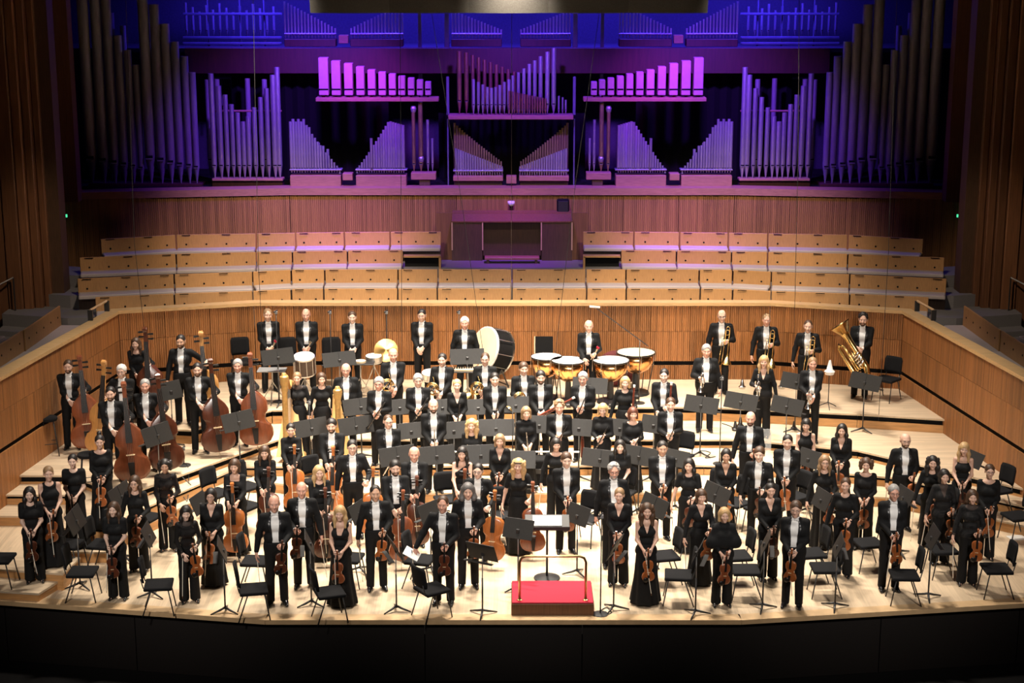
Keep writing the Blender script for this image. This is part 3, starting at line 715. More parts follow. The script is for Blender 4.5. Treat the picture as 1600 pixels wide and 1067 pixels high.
# ---- head, in its own frame: chin at z -.118, crown at z +.118, face towards -y
HEADS = {}
def head(sex, var):
    key = (sex, var)
    if key in HEADS: return HEADS[key]
    f = Field(0.0068); rr = random.Random(var*17+(3 if sex == 'w' else 0))
    jw = (0.060 if sex == 'm' else 0.053)*(1+rr.uniform(-0.05, 0.08)); nl = rr.uniform(-0.004, 0.005); fw = rr.uniform(0.97, 1.06)
    f.ell((0, 0.014, 0.034), (0.076*fw, 0.094, 0.084), 0.03)
    f.ell((0, -0.018, -0.032), (jw, 0.070, 0.084), 0.035)
    f.ell((0, -0.066, -0.096), (0.024, 0.020, 0.021), 0.03)
    f.cone((-0.034, -0.070, 0.022), (0.034, -0.070, 0.022), 0.014, 0.014, 0.02)          # brow
    for s in (-1, 1):
        f.ell((s*0.040, -0.062, -0.028), (0.022, 0.020, 0.020), 0.03)                    # cheek
        f.ell((s*0.031, -0.097, 0.000), (0.019, 0.018, 0.012), 0.012, 's')               # eye socket
        f.ell((s*0.077*fw, 0.012, -0.006), (0.010, 0.020, 0.032), 0.012)                 # ear
        f.ell((s*0.012, -0.092, -0.038), (0.010, 0.010, 0.008), 0.008)                   # nostril wing
    f.cone((0, -0.082, 0.010), (0, -0.105-nl, -0.033), 0.009, 0.0135, 0.012)             # nose
    f.cone((-0.016, -0.079, -0.064), (0.016, -0.079, -0.064), 0.009, 0.009, 0.014)       # mouth
    f.cone((0, 0.020, -0.08), (0, 0.030, -0.20), 0.054 if sex == 'm' else 0.044, 0.056 if sex == 'm' else 0.047, 0.03)
    V, F = f.mesh()
    c = V[F].mean(1)
    mi = np.zeros(len(F), int)
    parts = [(V, F, mi)]
    def lip(z0, z1, r, m, w, dy=0.0):        # a curved lip or row of teeth
        vs = []; fs = []; n = 9
        for i in range(n):
            u = i/(n-1)*2-1; x = w*u; z = z0+(z1-z0)*u*u; y = -0.0885+dy+0.0115*u*u; q = r*(1-0.75*u*u)
            for t in range(6): a = 2*PI*t/6; vs.append((x, y+q*math.cos(a)*0.8, z+q*math.sin(a)))
        for i in range(n-1):
            for t in range(6): k = (t+1) % 6; fs.append((i*6+t, i*6+k, i*6+6+k, i*6+6+t))
        parts.append((np.array(vs), np.array(fs), m))
    smile = rr.random() < 0.7
    lip(-0.0600, -0.0575, 0.0042, 3, 0.026); lip(-0.0705 if smile else -0.0675, -0.0585, 0.0046, 3, 0.025)
    if smile: lip(-0.0652, -0.0585, 0.0044, 1, 0.021, 0.0012)
    for s in (-1, 1):
        e, ef = ball((s*0.031, -0.0735, 0.001), 0.0125, 6, 1.0, 0.55); parts.append((e, ef, 1))
        e, ef = ball((s*0.031, -0.0815, 0.0015), 0.0066, 4, 1.0, 0.9); parts.append((e, ef, 2))
    HEADS[key] = parts; return parts
# ---- hand: wrist at origin, fingers along -z, palm faces +x, thumb towards -y
HANDS = {}
def hand(kind):
    if kind in HANDS: return HANDS[kind]
    f = Field(0.0062); curl = {'relaxed': 0.35, 'grip': 1.05, 'flat': 0.16}[kind]
    for i, (y, ln) in enumerate(((-0.030, 0.94), (-0.010, 1.04), (0.011, 0.98), (0.030, 0.80))):
        kn = np.array((0.0, y, -0.086+abs(y-0.0)*0.18)); f.cone((0, y*0.55, -0.006), kn, 0.0150, 0.0125, 0.012)
        p = kn; a = 0.0
        for L_, r0, r1, cm in ((0.043, 0.0100, 0.0090, 1.0), (0.027, 0.0090, 0.0082, 1.1), (0.021, 0.0082, 0.0070, 0.7)):
            a += curl*cm; q = p+np.array((math.sin(a), y*0.9*(0.25 if kind != 'grip' else 0), -math.cos(a)))*L_*ln; f.cone(p, q, r0, r1, 0.004); p = q
    f.cone((0, -0.012, -0.018), (0.012, -0.038, -0.045), 0.017, 0.0125, 0.012)
    q = np.array((0.012, -0.038, -0.045)); d1 = np.array((0.45, -0.55, -0.70)) if kind != 'grip' else np.array((0.85, -0.25, -0.45)); d1 /= np.linalg.norm(d1)
    f.cone(q, q+d1*0.034, 0.0120, 0.0105, 0.006); f.cone(q+d1*0.034, q+d1*0.034+np.array((0.55, 0.1, -0.8))*0.028, 0.0105, 0.0085, 0.004)
    f.cone((0, 0, 0.03), (0, 0, -0.01), 0.0245, 0.0235, 0.015)
    HANDS[kind] = f.mesh(); return HANDS[kind]
# ---- skeleton in a 1.75 m figure facing -y ; side 'a' is x<0 (viewer's left), 'b' is x>0
POSES = {  # wrist targets, elbow swing, hand kind
 'both':   dict(a=((-0.055, -0.235, 1.00), 'grip'), b=((0.055, -0.225, 1.02), 'grip')),
 'bothhi': dict(a=((-0.060, -0.250, 1.10), 'grip'), b=((0.050, -0.245, 1.16), 'grip')),
 'clasp':  dict(a=((-0.060, -0.220, 0.98), 'relaxed'), b=((0.065, -0.205, 1.00), 'relaxed')),
 'oneb':   dict(a=((-0.300, -0.050, 0.86), 'relaxed'), b=((0.120, -0.270, 1.08), 'grip')),
 'onea':   dict(a=((-0.120, -0.270, 1.08), 'grip'), b=((0.300, -0.050, 0.86), 'relaxed')),
 'onebc':  dict(a=((-0.100, -0.230, 0.98), 'relaxed'), b=((0.130, -0.270, 1.10), 'grip')),
 'celloF': dict(a=((-0.075, -0.320, 1.02), 'relaxed'), b=((0.075, -0.330, 1.05), 'grip')),
 'celloB': dict(a=((-0.285, -0.060, 0.87), 'relaxed'), b=((0.240, -0.270, 1.10), 'grip')),
 'bassB':  dict(a=((0.020, -0.240, 1.02), 'relaxed'), b=((0.330, -0.250, 1.22), 'grip')),
 'bassA':  dict(a=((-0.330, -0.250, 1.22), 'grip'), b=((0.020, -0.240, 1.02), 'relaxed')),
 'bassO':  dict(a=((-0.285, -0.050, 0.87), 'relaxed'), b=((0.520, -0.180, 1.30), 'grip')),
 'trumpet': dict(a=((-0.140, -0.270, 1.16), 'grip'), b=((0.290, -0.050, 0.86), 'relaxed')),
 'trb':    dict(a=((-0.285, -0.050, 0.87), 'relaxed'), b=((0.130, -0.240, 1.18), 'grip')),
 'tuba':   dict(a=((-0.100, -0.300, 1.12), 'relaxed'), b=((0.020, -0.300, 1.10), 'relaxed')),
 'horn':   dict(a=((-0.110, -0.280, 1.08), 'grip'), b=((0.020, -0.260, 1.00), 'relaxed')),
 'side':   dict(a=((-0.290, -0.030, 0.86), 'relaxed'), b=((0.290, -0.030, 0.86), 'relaxed')),
 'leader': dict(a=((-0.420, -0.170, 0.93), 'flat'), b=((0.110, -0.270, 1.06), 'grip')),
}
def skel(sex, pose):
    J = {}; sh = 0.177 if sex == 'm' else 0.150
    for sd, s in (('a', -1), ('b', 1)):
        S = np.array((s*sh, 0.012, 1.425)); W = np.array(POSES[pose][sd][0]); l1, l2 = 0.295, 0.265
        d = W-S; L_ = np.linalg.norm(d)
        if L_ > l1+l2-0.004: W = S+d/L_*(l1+l2-0.004); d = W-S; L_ = np.linalg.norm(d)
        u = d/L_; c = (l1*l1-l2*l2+L_*L_)/(2*L_); hh = math.sqrt(max(l1*l1-c*c, 0))
        pole = np.array((s*0.42, 0.60, -0.60)); pole -= u*pole.dot(u); pole /= np.linalg.norm(pole)
        E = S+u*c+pole*hh; J[sd] = (S, E, W)
    return J
def torso(f, sex, o, fat=0.0, k=0.05, zmin=None):
    if sex == 'm':
        f.cone((-0.065, 0.004, 0.94), (0.065, 0.004, 0.94), 0.100+o+fat*0.5, 0.100+o+fat*0.5, k, 1.12)
        f.cone((-0.060, -fat*0.5, 1.09), (0.060, -fat*0.5, 1.09), 0.095+o+fat, 0.095+o+fat, k, 1.10)
        f.cone((-0.080, 0.0, 1.285), (0.080, 0.0, 1.285), 0.100+o+fat*0.5, 0.103+o+fat*0.5, k, 1.06)
        f.cone((-0.132, 0.012, 1.428), (0.132, 0.012, 1.428), 0.046+o, 0.046+o, k)
        f.cone((0, 0.016, 1.43), (0, 0.022, 1.50), 0.085+o, 0.058+o*0.3, k)
    else:
        f.cone((-0.070, 0.006, 0.92), (0.070, 0.006, 0.92), 0.103+o+fat*0.6, 0.103+o+fat*0.6, k, 1.08)
        f.cone((-0.045, 0.0, 1.10), (0.045, 0.0, 1.10), 0.084+o+fat, 0.084+o+fat, k, 1.08)
        f.cone((-0.062, 0.002, 1.28), (0.062, 0.002, 1.28), 0.088+o+fat*0.5, 0.088+o+fat*0.5, k, 1.04)
        for s in (-1, 1): f.ell((s*0.058, -0.068, 1.270), (0.056+o, 0.046+o, 0.058+o), 0.045)
        f.cone((-0.118, 0.012, 1.425), (0.118, 0.012, 1.425), 0.042+o, 0.042+o, k)
        f.cone((0, 0.016, 1.425), (0, 0.022, 1.50), 0.072+o, 0.047+o*0.3, k)
def arm(f, J, sd, o, t1=2.0, sex='m', k=0.03):    # t1: 1 = to elbow, 2 = to wrist
    S, E, W = J[sd]; g = 1.0 if sex == 'm' else 0.82
    if t1 <= 1:
        f.cone(S, S+(E-S)*t1, 0.050*g+o, (0.050-0.010*t1)*g+o*1.15, k)
    else:
        f.cone(S, E, 0.047*g+o, 0.039*g+o, k); q = t1-1
        f.cone(E, E+(W-E)*q, 0.041*g+o, (0.041-0.016*q)*g+o, k)
def legs(f, o, sex, hem=0.0, k=0.03, z1=0.07):
    for s in (-1, 1):
        w = 0.088 if sex == 'm' else 0.080
        f.cone((s*w, 0.004, 0.90), (s*(w+0.010), -0.004, 0.50), 0.080+o, 0.054+o*1.1+hem*0.35, k)
        f.cone((s*(w+0.010), -0.004, 0.50), (s*(w+0.018), 0.012, z1), 0.054+o*1.1+hem*0.35, 0.038+o*1.2+hem, k)
CACHE = {}
def body_mesh(sex, var, pose, fat):
    key = ('body', sex, var, pose, fat)
    if key in CACHE: return CACHE[key]
    kb = ('torso', sex, pose, fat)
    if kb not in CACHE:
        f = Field(0.021 if sex == 'm' else 0.017); J = skel(sex, pose)
        torso(f, sex, -0.004, fat); 
        for sd in 'ab': arm(f, J, sd, 0.0, 2.0, sex)
        legs(f, 0.0, sex)
        for s in (-1, 1): f.cone((s*0.105, 0.02, 0.06), (s*0.118, -0.10, 0.03), 0.032, 0.022, 0.03)
        parts = [(*f.mesh(), 0)]
        for sd, s in (('a', -1), ('b', 1)):
            V, F = hand(POSES[pose][sd][1]); V = V.copy(); V[:, 0] *= 1
            if s == 1: V = V*np.array((-1, 1, 1)); F = F[:, ::-1]
            S, E, W = J[sd]; d = (W-E)/np.linalg.norm(W-E)
            front = W[1] < -0.15
            d = d + (np.array((-s*0.25, 0.0, -0.55)) if front else np.array((0, -0.1, -0.5))); d /= np.linalg.norm(d)
            hint = np.array((-s*0.25, 1.0, -0.1)) if front else np.array((-s*1.0, 0.15, 0))
            n = hint-d*hint.dot(d); n /= np.linalg.norm(n)
            X = n*(1 if s == -1 else -1); Z = -d; Y = np.cross(Z, X)
            R = np.stack([X, Y, Z], 1); parts.append((V@R.T+W, F, 0))
        CACHE[kb] = parts
    parts = list(CACHE[kb])
    hs = 1.0 if sex == 'm' else 0.955; hs *= 1.07
    for V, F, m in head(sex, var): parts.append((V*hs+np.array((0, -0.012, 1.634)), F, m))
    me = to_mesh('body', parts, [M['skin1'], M['eye'], M['iris'], M['lip']])
    CACHE[key] = me; return me
def slot(z, o=0.0):                        # half width of the tailcoat opening
    return np.interp(z, (0.99, 1.08, 1.20, 1.36, 1.46, 1.50), (0.050+o, 0.042+o, 0.050+o, 0.064+o, 0.052+o, 0.080+o))
def coat_mesh(pose, fat):
    key = ('coat', pose, fat)
    if key in CACHE: return CACHE[key]
    f = Field(0.0155); J = skel('m', pose); torso(f, 'm', 0.013, fat)
    f.fun(lambda X, Y, Z: np.maximum(1.005-Z-0.30*np.maximum(Y, -0.1), Z-1.515), (-1, -1, 0), (1, 1, 2.2), op='i')
    for sd in 'ab': arm(f, J, sd, 0.0135, 1.94)
    f.fun(lambda X, Y, Z: np.maximum(np.maximum(np.abs(X)-slot(Z), Y+0.035), np.maximum(0.93-Z, Z-1.56)), (-0.13, -0.4, 0.93), (0.13, 0, 1.56), 0.006, 's')
    for s in (-1, 1): f.cone((s*0.062, 0.102+fat*0.5, 1.02), (s*0.070, 0.110+fat*0.5, 0.58), 0.070, 0.052, 0.02, 2.6)
    me = to_mesh('tailcoat', [(*f.mesh(), 0)], [M['cloth']]); CACHE[key] = me; return me
def lapel_mesh(fat):
    key = ('lapel', fat)
    if key in CACHE: return CACHE[key]
    f = Field(0.0095); torso(f, 'm', 0.0185, fat)
    lw = lambda Z: np.interp(Z, (1.08, 1.34, 1.42, 1.47), (0.004, 0.050, 0.040, 0.022))
    f.fun(lambda X, Y, Z: np.maximum(np.maximum(np.abs(np.abs(X)-slot(Z)-lw(Z)/2)-lw(Z)/2, Y+0.04), np.maximum(1.07-Z, Z-1.475)), (-1, -1, 0), (1, 1, 2.2), op='i')
    me = to_mesh('lapels', [(*f.mesh(), 0)], [M['satin']]); CACHE[key] = me; return me
def shirt_mesh(pose, fat):
    key = ('shirt', pose, fat)
    if key in CACHE: return CACHE[key]
    f = Field(0.0165); torso(f, 'm', 0.003, fat)
    f.fun(lambda X, Y, Z: np.maximum(0.985-Z, Z-1.49), (-1, -1, 0), (1, 1, 2.2), op='i')
    f.cone((0, 0.016, 1.478), (0, 0.012, 1.514), 0.069, 0.064, 0.008)
    parts = [(*f.mesh(), 0)]; J = skel('m', pose)
    for sd in 'ab':
        S, E, W = J[sd]; g = Field(0.012); u = (W-E)/np.linalg.norm(W-E); g.cone(W-u*0.03, W-u*0.004, 0.0325, 0.0315, 0.01); parts.append((*g.mesh(), 0))
    me = to_mesh('shirt', parts, [M['shirt']]); CACHE[key] = me; return me
def trouser_mesh(sex, fat, hem):
    key = ('trousers', sex, fat, hem)
    if key in CACHE: return CACHE[key]
    f = Field(0.020); o = 0.012
    f.cone((-0.065, 0.004, 0.94), (0.065, 0.004, 0.94), 0.104+o+fat*0.5, 0.104+o+fat*0.5, 0.04, 1.12)
    if sex == 'm': f.cone((-0.058, -fat*0.4, 1.02), (0.058, -fat*0.4, 1.02), 0.099+o+fat*0.8, 0.099+o+fat*0.8, 0.04, 1.12)
    legs(f, o, sex, hem, 0.03, 0.06)
    f.fun(lambda X, Y, Z: np.maximum(Z-1.035, 0.035-Z), (-1, -1, -0.2), (1, 1, 2.2), op='i')
    me = to_mesh('trousers', [(*f.mesh(), 0)], [M['cloth']]); CACHE[key] = me; return me
def skirt_mesh(fat, wide):
    key = ('skirt', fat, wide)
    if key in CACHE: return CACHE[key]
    f = Field(0.020)
    def fn(X, Y, Z):
        a = np.arctan2(Y*1.12, X); r = np.interp(Z, (0.02, 0.45, 0.85, 1.0, 1.10), (0.20+wide, 0.165+wide*0.6, 0.172+fat*0.5, 0.158+fat*0.7, 0.128+fat))
        amp = np.interp(Z, (0.0, 0.7, 0.9), (0.020, 0.006, 0.0))
        return np.maximum(np.sqrt(X*X+(Y*1.12)**2)-r-amp*np.cos(9*a+Z*2), np.maximum(Z-1.08, 0.03-Z))
    f.fun(fn, (-0.36, -0.36, 0), (0.36, 0.36, 1.12))
    me = to_mesh('skirt', [(*f.mesh(), 0)], [M['cloth']]); CACHE[key] = me; return me
def top_mesh(pose, sleeve, neck, fat):
    key = ('top', pose, sleeve, neck, fat)
    if key in CACHE: return CACHE[key]
    f = Field(0.0165); J = skel('w', pose); torso(f, 'w', 0.010, fat)
    f.cone((-0.06, 0.006, 0.96), (0.06, 0.006, 0.96), 0.109+fat*0.6, 0.109+fat*0.6, 0.04, 1.08)
    f.fun(lambda X, Y, Z: np.maximum(0.885-Z, Z-1.60), (-1, -1, 0), (1, 1, 2.2), op='i')
    for sd in 'ab':
        if sleeve > 0: arm(f, J, sd, 0.013 if sleeve != 0.62 else 0.02, sleeve, 'w')
        elif sleeve == 0:
            S = J[sd][0]; f.ell((S[0]*1.10, S[1], S[2]-0.03), (0.062, 0.10, 0.12), 0.01, 's')
    if neck == 'round': f.ell((0, -0.05, 1.50), (0.088, 0.12, 0.080), 0.01, 's')
    elif neck == 'high': f.ell((0, 0.0, 1.56), (0.07, 0.10, 0.055), 0.01, 's')
    elif neck == 'v': f.fun(lambda X, Y, Z: np.maximum(np.maximum(np.abs(X)-(Z-1.26)*0.36, Y-0.03), Z-1.60), (-0.14, -0.3, 1.24), (0.14, 0.05, 1.60), 0.008, 's')
    elif neck == 'wide': f.ell((0, -0.04, 1.49), (0.125, 0.13, 0.085), 0.01, 's')
    elif neck == 'square': f.fun(lambda X, Y, Z: np.maximum(np.maximum(np.abs(X)-0.085, Y-0.03), 1.365-Z), (-0.1, -0.3, 1.36), (0.1, 0.05, 1.62), 0.006, 's')
    elif neck == 'strap': f.fun(lambda X, Y, Z: np.maximum(np.maximum(np.abs(X)-(0.03+(Z-1.27)*0.34), Y-0.2), 1.27-Z), (-0.14, -0.3, 1.24), (0.14, 0.25, 1.62), 0.008, 's')
    elif neck == 'shoulder': f.fun(lambda X, Y, Z: (Z-1.37-X*0.62)*-0.85, (-0.3, -0.3, 1.15), (0.3, 0.3, 1.62), 0.008, 's')
    if neck != 'high': f.fun(lambda X, Y, Z: np.maximum(np.sqrt(X*X+(Y-0.02)**2)-0.068, 1.44-Z), (-0.08, -0.1, 1.43), (0.08, 0.12, 1.62), 0.01, 's')
    me = to_mesh('top', [(*f.mesh(), 0)], [M['cloth']]); CACHE[key] = me; return me
def cape_mesh(fat):
    key = ('cape', fat)
    if key in CACHE: return CACHE[key]
    f = Field(0.018); torso(f, 'w', 0.02, fat)
    f.cone((-0.15, -0.02, 1.39), (-0.20, -0.03, 1.14), 0.055, 0.10, 0.05, 1.2); f.cone((0.15, -0.02, 1.39), (0.20, -0.03, 1.14), 0.055, 0.10, 0.05, 1.2)
    f.cone((-0.16, -0.03, 1.16), (0.16, -0.03, 1.16), 0.13, 0.13, 0.05, 1.1)
    f.fun(lambda X, Y, Z: np.maximum(1.07-Z, Z-1.5), (-1, -1, 0), (1, 1, 2.2), op='i')
    me = to_mesh('cape', [(*f.mesh(), 0)], [M['cloth']]); CACHE[key] = me; return me
# ---- hair, in the head frame
def hair_mesh(kind):
    key = ('hair', kind)
    if key in CACHE: return CACHE[key]
    f = Field(0.0088)
    C = (0, 0.014, 0.034); brow = True
    def cap(g, zc=0.0, back=1.0): f.ell((0, 0.018, 0.036), (0.076+g, 0.094+g*back, 0.084+g), 0.02)
    face = lambda top, w=0.062: f.ell((0.010, -0.110, top-0.10), (w, 0.085, 0.112), 0.012, 's')
    below = lambda z, y0=-0.02: f.fun(lambda X, Y, Z: np.maximum(Z-z-0.4*np.maximum(Y-y0, 0)*-1.0, -1), (-0.3, -0.3, -0.5), (0.3, 0.3, z+0.15), 0.005, 's')
    if kind in ('short', 'shortfull', 'recede', 'swept'):
        cap({'short': 0.008, 'shortfull': 0.014, 'recede': 0.006, 'swept': 0.013}[kind]); 
        face({'short': 0.070, 'shortfull': 0.060, 'recede': 0.098, 'swept': 0.072}[kind])
        f.fun(lambda X, Y, Z: np.maximum(Z-np.interp(Y, (-0.06, -0.01, 0.02, 0.06, 0.1), (0.03, 0.0, 0.0, -0.05, -0.07)), -1), (-0.3, -0.3, -0.3), (0.3, 0.3, 0.06), 0.006, 's')
    elif kind == 'curlyshort':
        for i in range(70):
            r = random.Random(i); t = r.uniform(0, 2*PI); u = r.uniform(-0.1, 1); q = math.sqrt(1-u*u)
            p = (0.082*q*math.cos(t), 0.016+0.10*q*math.sin(t), 0.036+0.092*u)
            if p[1] < -0.055 and p[2] < 0.062: continue
            f.ell(p, (0.020, 0.020, 0.020), 0.008)
        f.ell((0, 0.022, 0.040), (0.078, 0.092, 0.086), 0.01); face(0.062)
    elif kind == 'fringe_bald':
        cap(0.007); f.fun(lambda X, Y, Z: 0.030+0.25*np.maximum(Y, 0)-Z, (-0.3, -0.3, 0.0), (0.3, 0.3, 0.3), 0.005, 's')
        face(0.10, 0.08); f.fun(lambda X, Y, Z: np.maximum(Z-np.interp(Y, (-0.06, 0.02, 0.06, 0.1), (0.0, -0.01, -0.055, -0.07)), -1), (-0.3, -0.3, -0.3), (0.3, 0.3, 0.06), 0.006, 's')
        f.fun(lambda X, Y, Z: Y+0.02+Z*0, (-0.3, -0.3, -0.2), (0.3, -0.02, 0.2), 0.005, 's')
    elif kind == 'bald': brow = True
    else:
        top = {'bob': 0.062, 'bobfringe': 0.034, 'long': 0.066, 'longfringe': 0.034, 'longcurly': 0.062, 'tied': 0.066, 'bun': 0.062, 'curlybob': 0.058, 'mane': 0.062, 'band': 0.062}[kind]
        cap(0.016 if kind not in ('tied', 'bun') else 0.009)
        if kind in ('bob', 'bobfringe'):
            for s in (-1, 1): f.cone((s*0.072, 0.015, 0.03), (s*0.080, 0.000, -0.095), 0.030, 0.026, 0.03)
            f.cone((-0.05, 0.075, 0.0), (0.05, 0.075, 0.0), 0.05, 0.05, 0.03); f.cone((-0.05, 0.07, -0.08), (0.05, 0.07, -0.08), 0.036, 0.036, 0.04)
        if kind in ('long', 'longfringe', 'longcurly', 'mane', 'band'):
            ww = 0.030 if kind in ('long', 'longfringe') else 0.042; zz = -0.235 if kind != 'mane' else -0.12
            for s in (-1, 1):
                f.cone((s*0.070, 0.015, 0.03), (s*0.088, 0.010, -0.10), ww*0.95, ww, 0.03); f.cone((s*0.088, 0.010, -0.10), (s*0.088, -0.02, zz), ww, ww*0.7, 0.05)
            f.cone((-0.05, 0.07, 0.0), (0.05, 0.07, -0.02), 0.055, 0.055, 0.04); f.cone((-0.06, 0.078, -0.10), (0.06, 0.078, -0.10), 0.045, 0.045, 0.05); f.cone((-0.05, 0.085, zz), (0.05, 0.085, zz), 0.03, 0.03, 0.05)
        if kind in ('longcurly', 'curlybob'):
            for i in range(80):
                r = random.Random(i+5); s = r.choice((-1, 1)); z = r.uniform(-0.21 if kind == 'longcurly' else -0.08, 0.07)
                f.ell((s*r.uniform(0.070, 0.112), r.uniform(-0.03, 0.10), z), (0.021, 0.021, 0.024), 0.02)
            for i in range(0):
                r = random.Random(i+90); t = r.uniform(0, 2*PI); u = r.uniform(0.35, 1); q = math.sqrt(1-u*u); f.ell((0.084*q*math.cos(t), 0.018+0.102*q*math.sin(t), 0.036+0.092*u), (0.017, 0.017, 0.015), 0.014)
        if kind == 'bun': f.ell((0, 0.05, 0.145), (0.045, 0.045, 0.038), 0.01)
        if kind == 'tied': f.ell((0, 0.125, 0.02), (0.030, 0.030, 0.034), 0.01)
        f.ell((0, -0.115, top-0.105), (0.058 if kind != 'long' else 0.055, 0.088, 0.115), 0.012, 's')
        if kind in ('tied', 'bun'):
            f.fun(lambda X, Y, Z: np.maximum(Z-np.interp(Y, (-0.06, 0.0, 0.02, 0.06, 0.1), (0.02, -0.0, -0.01, -0.05, -0.06)), -1), (-0.3, -0.3, -0.3), (0.3, 0.3, 0.06), 0.006, 's')
        f.ell((0, 0.02, -0.16), (0.050, 0.052, 0.13), 0.01, 's')
    parts = []
    if f.P: parts.append((*f.mesh(), 0))
    g = Field(0.0052)
    for s in (-1, 1): g.cone((s*0.017, -0.0855, 0.0235), (s*0.033, -0.083, 0.0285), 0.0036, 0.0036, 0.003); g.cone((s*0.033, -0.083, 0.0285), (s*0.049, -0.0735, 0.0235), 0.0036, 0.003, 0.003)
    parts.append((*g.mesh(), 0))
    me = to_mesh('hair', parts, [M['hair_dark']]); CACHE[key] = me; return me
def beard_mesh(kind):
    key = ('beard', kind)
    if key in CACHE: return CACHE[key]
    f = Field(0.0075)
    if kind == 'full':
        f.ell((0, -0.020, -0.052), (0.0615, 0.071, 0.068), 0.02); f.ell((0, -0.066, -0.098), (0.025, 0.022, 0.021), 0.02)
        f.cone((-0.024, -0.088, -0.054), (0.024, -0.088, -0.054), 0.008, 0.008, 0.01)
        f.fun(lambda X, Y, Z: np.maximum(-0.040-0.35*np.abs(X)*0-np.maximum(np.abs(X)-0.035, 0)*1.2-Z, -1)*-1*-1, (-0.2, -0.2, -0.060), (0.2, 0.2, 0.1), 0.005, 's') if False else None
        f.ell((0, -0.10, 0.012), (0.054, 0.10, 0.060), 0.008, 's'); f.ell((0, 0.03, 0.02), (0.10, 0.075, 0.09), 0.008, 's'); f.ell((0, -0.094, -0.067), (0.018, 0.02, 0.0065), 0.004, 's')
    else:
        f.cone((-0.026, -0.086, -0.056), (0, -0.094, -0.050), 0.0065, 0.009, 0.006); f.cone((0, -0.094, -0.050), (0.026, -0.086, -0.056), 0.009, 0.0065, 0.006)
    me = to_mesh('beard', [(*f.mesh(), 0)], [M['hair_dark']]); CACHE[key] = me; return me
def shoe_mesh(sex):
    key = ('shoe', sex)
    if key in CACHE: return CACHE[key]
    f = Field(0.0105); w = 0.044 if sex == 'm' else 0.036
    f.cone((0, 0.055, 0.036), (0, -0.06, 0.032), w*0.86, w, 0.03); f.cone((0, -0.06, 0.032), (0, -0.165 if sex == 'm' else -0.14, 0.024), w, w*0.62, 0.03)
    f.cone((0, 0.045, 0.05), (0, 0.03, 0.10), 0.036, 0.036, 0.03)
    f.fun(lambda X, Y, Z: 0.004-Z, (-1, -1, -1), (1, 1, 1), op='i')
    me = to_mesh('shoe', [(*f.mesh(), 0)], [M['shoe']]); CACHE[key] = me; return me
def bow_tie_mesh():
    if 'bow' in CACHE: return CACHE['bow']
    mb = MB()
    for s in (-1, 1):
        vs = [(s*0.008, -0.008, -0.008), (s*0.008, -0.008, 0.008), (s*0.050, -0.010, 0.022), (s*0.050, -0.010, -0.022), (s*0.008, 0.008, -0.008), (s*0.008, 0.008, 0.008), (s*0.050, 0.006, 0.022), (s*0.050, 0.006, -0.022)]
        mb.add(vs, [(0, 1, 2, 3), (7, 6, 5, 4), (0, 4, 5, 1), (1, 5, 6, 2), (2, 6, 7, 3), (3, 7, 4, 0)])
    mb.bevbox((0, -0.004, 0), (0.011, 0.012, 0.012), 0.004)
    CACHE['bow'] = mb.mesh('bow_tie', M['shirt']); return CACHE['bow']
def glasses_mesh():
    if 'glasses' in CACHE: return CACHE['glasses']
    mb = MB()
    for s in (-1, 1):
        pts = [(s*0.031+0.021*math.cos(2*PI*i/10), -0.101+0.004*abs(math.cos(2*PI*i/10)), 0.0+0.016*math.sin(2*PI*i/10)) for i in range(11)]
        mb.tube(pts, 0.0022, 5, False); mb.tube([(s*0.052, -0.098, 0.004), (s*0.080, -0.04, 0.004), (s*0.082, 0.01, 0.002)], 0.002, 5)
    mb.tube([(-0.010, -0.102, 0.002), (0, -0.106, 0.004), (0.010, -0.102, 0.002)], 0.002, 5)
    CACHE['glasses'] = mb.mesh('glasses', M['blackmetal']); return CACHE['glasses']
def lace_mesh(fat):                          # thin see-through yoke from bust to neck with sleeves
    return None
M['skin1'] = mat('skin_fair', (0.62, 0.38, 0.28), 0.5, var=0.06, scale=30); M['skin2'] = mat('skin_light', (0.66, 0.44, 0.34), 0.5, var=0.05, scale=30)
M['skin3'] = mat('skin_tan', (0.50, 0.285, 0.185), 0.5, var=0.06, scale=30); M['skin4'] = mat('skin_ruddy', (0.61, 0.32, 0.23), 0.5, var=0.08, scale=30)
M['eye'] = mat('eye_white', (0.75, 0.72, 0.68), 0.3); M['iris'] = mat('iris_dark', (0.02, 0.014, 0.01), 0.2); M['lip'] = mat('lips', (0.40, 0.13, 0.11), 0.45)
M['cloth'] = mat('black_wool', (0.0055, 0.0055, 0.006), 0.80, var=0.25, scale=30, spec=0.25)
M['satin'] = mat('black_satin', (0.018, 0.018, 0.020), 0.33, var=0.1)
M['shirt'] = mat('white_shirt', (0.80, 0.79, 0.77), 0.7, var=0.03, scale=40)
M['shoe'] = mat('black_leather', (0.012, 0.011, 0.011), 0.25, var=0.1)
for nm, c in dict(dark=(0.014, 0.010, 0.008), brown=(0.065, 0.032, 0.016), auburn=(0.11, 0.035, 0.018), blonde=(0.46, 0.29, 0.13), fair=(0.25, 0.15, 0.075), grey=(0.30, 0.285, 0.27), white=(0.62, 0.60, 0.57), pepper=(0.11, 0.10, 0.095)).items():
    M['hair_'+nm] = mat('hair_'+nm, c, 0.5, var=0.3, scale=90, stretch=(1, 1, 0.25), bump=0.25)
M['sheer'] = mat('sheer_lace', (0.016, 0.014, 0.014), 0.8, alpha=0.72)
PEOPLE = []; OCC = []
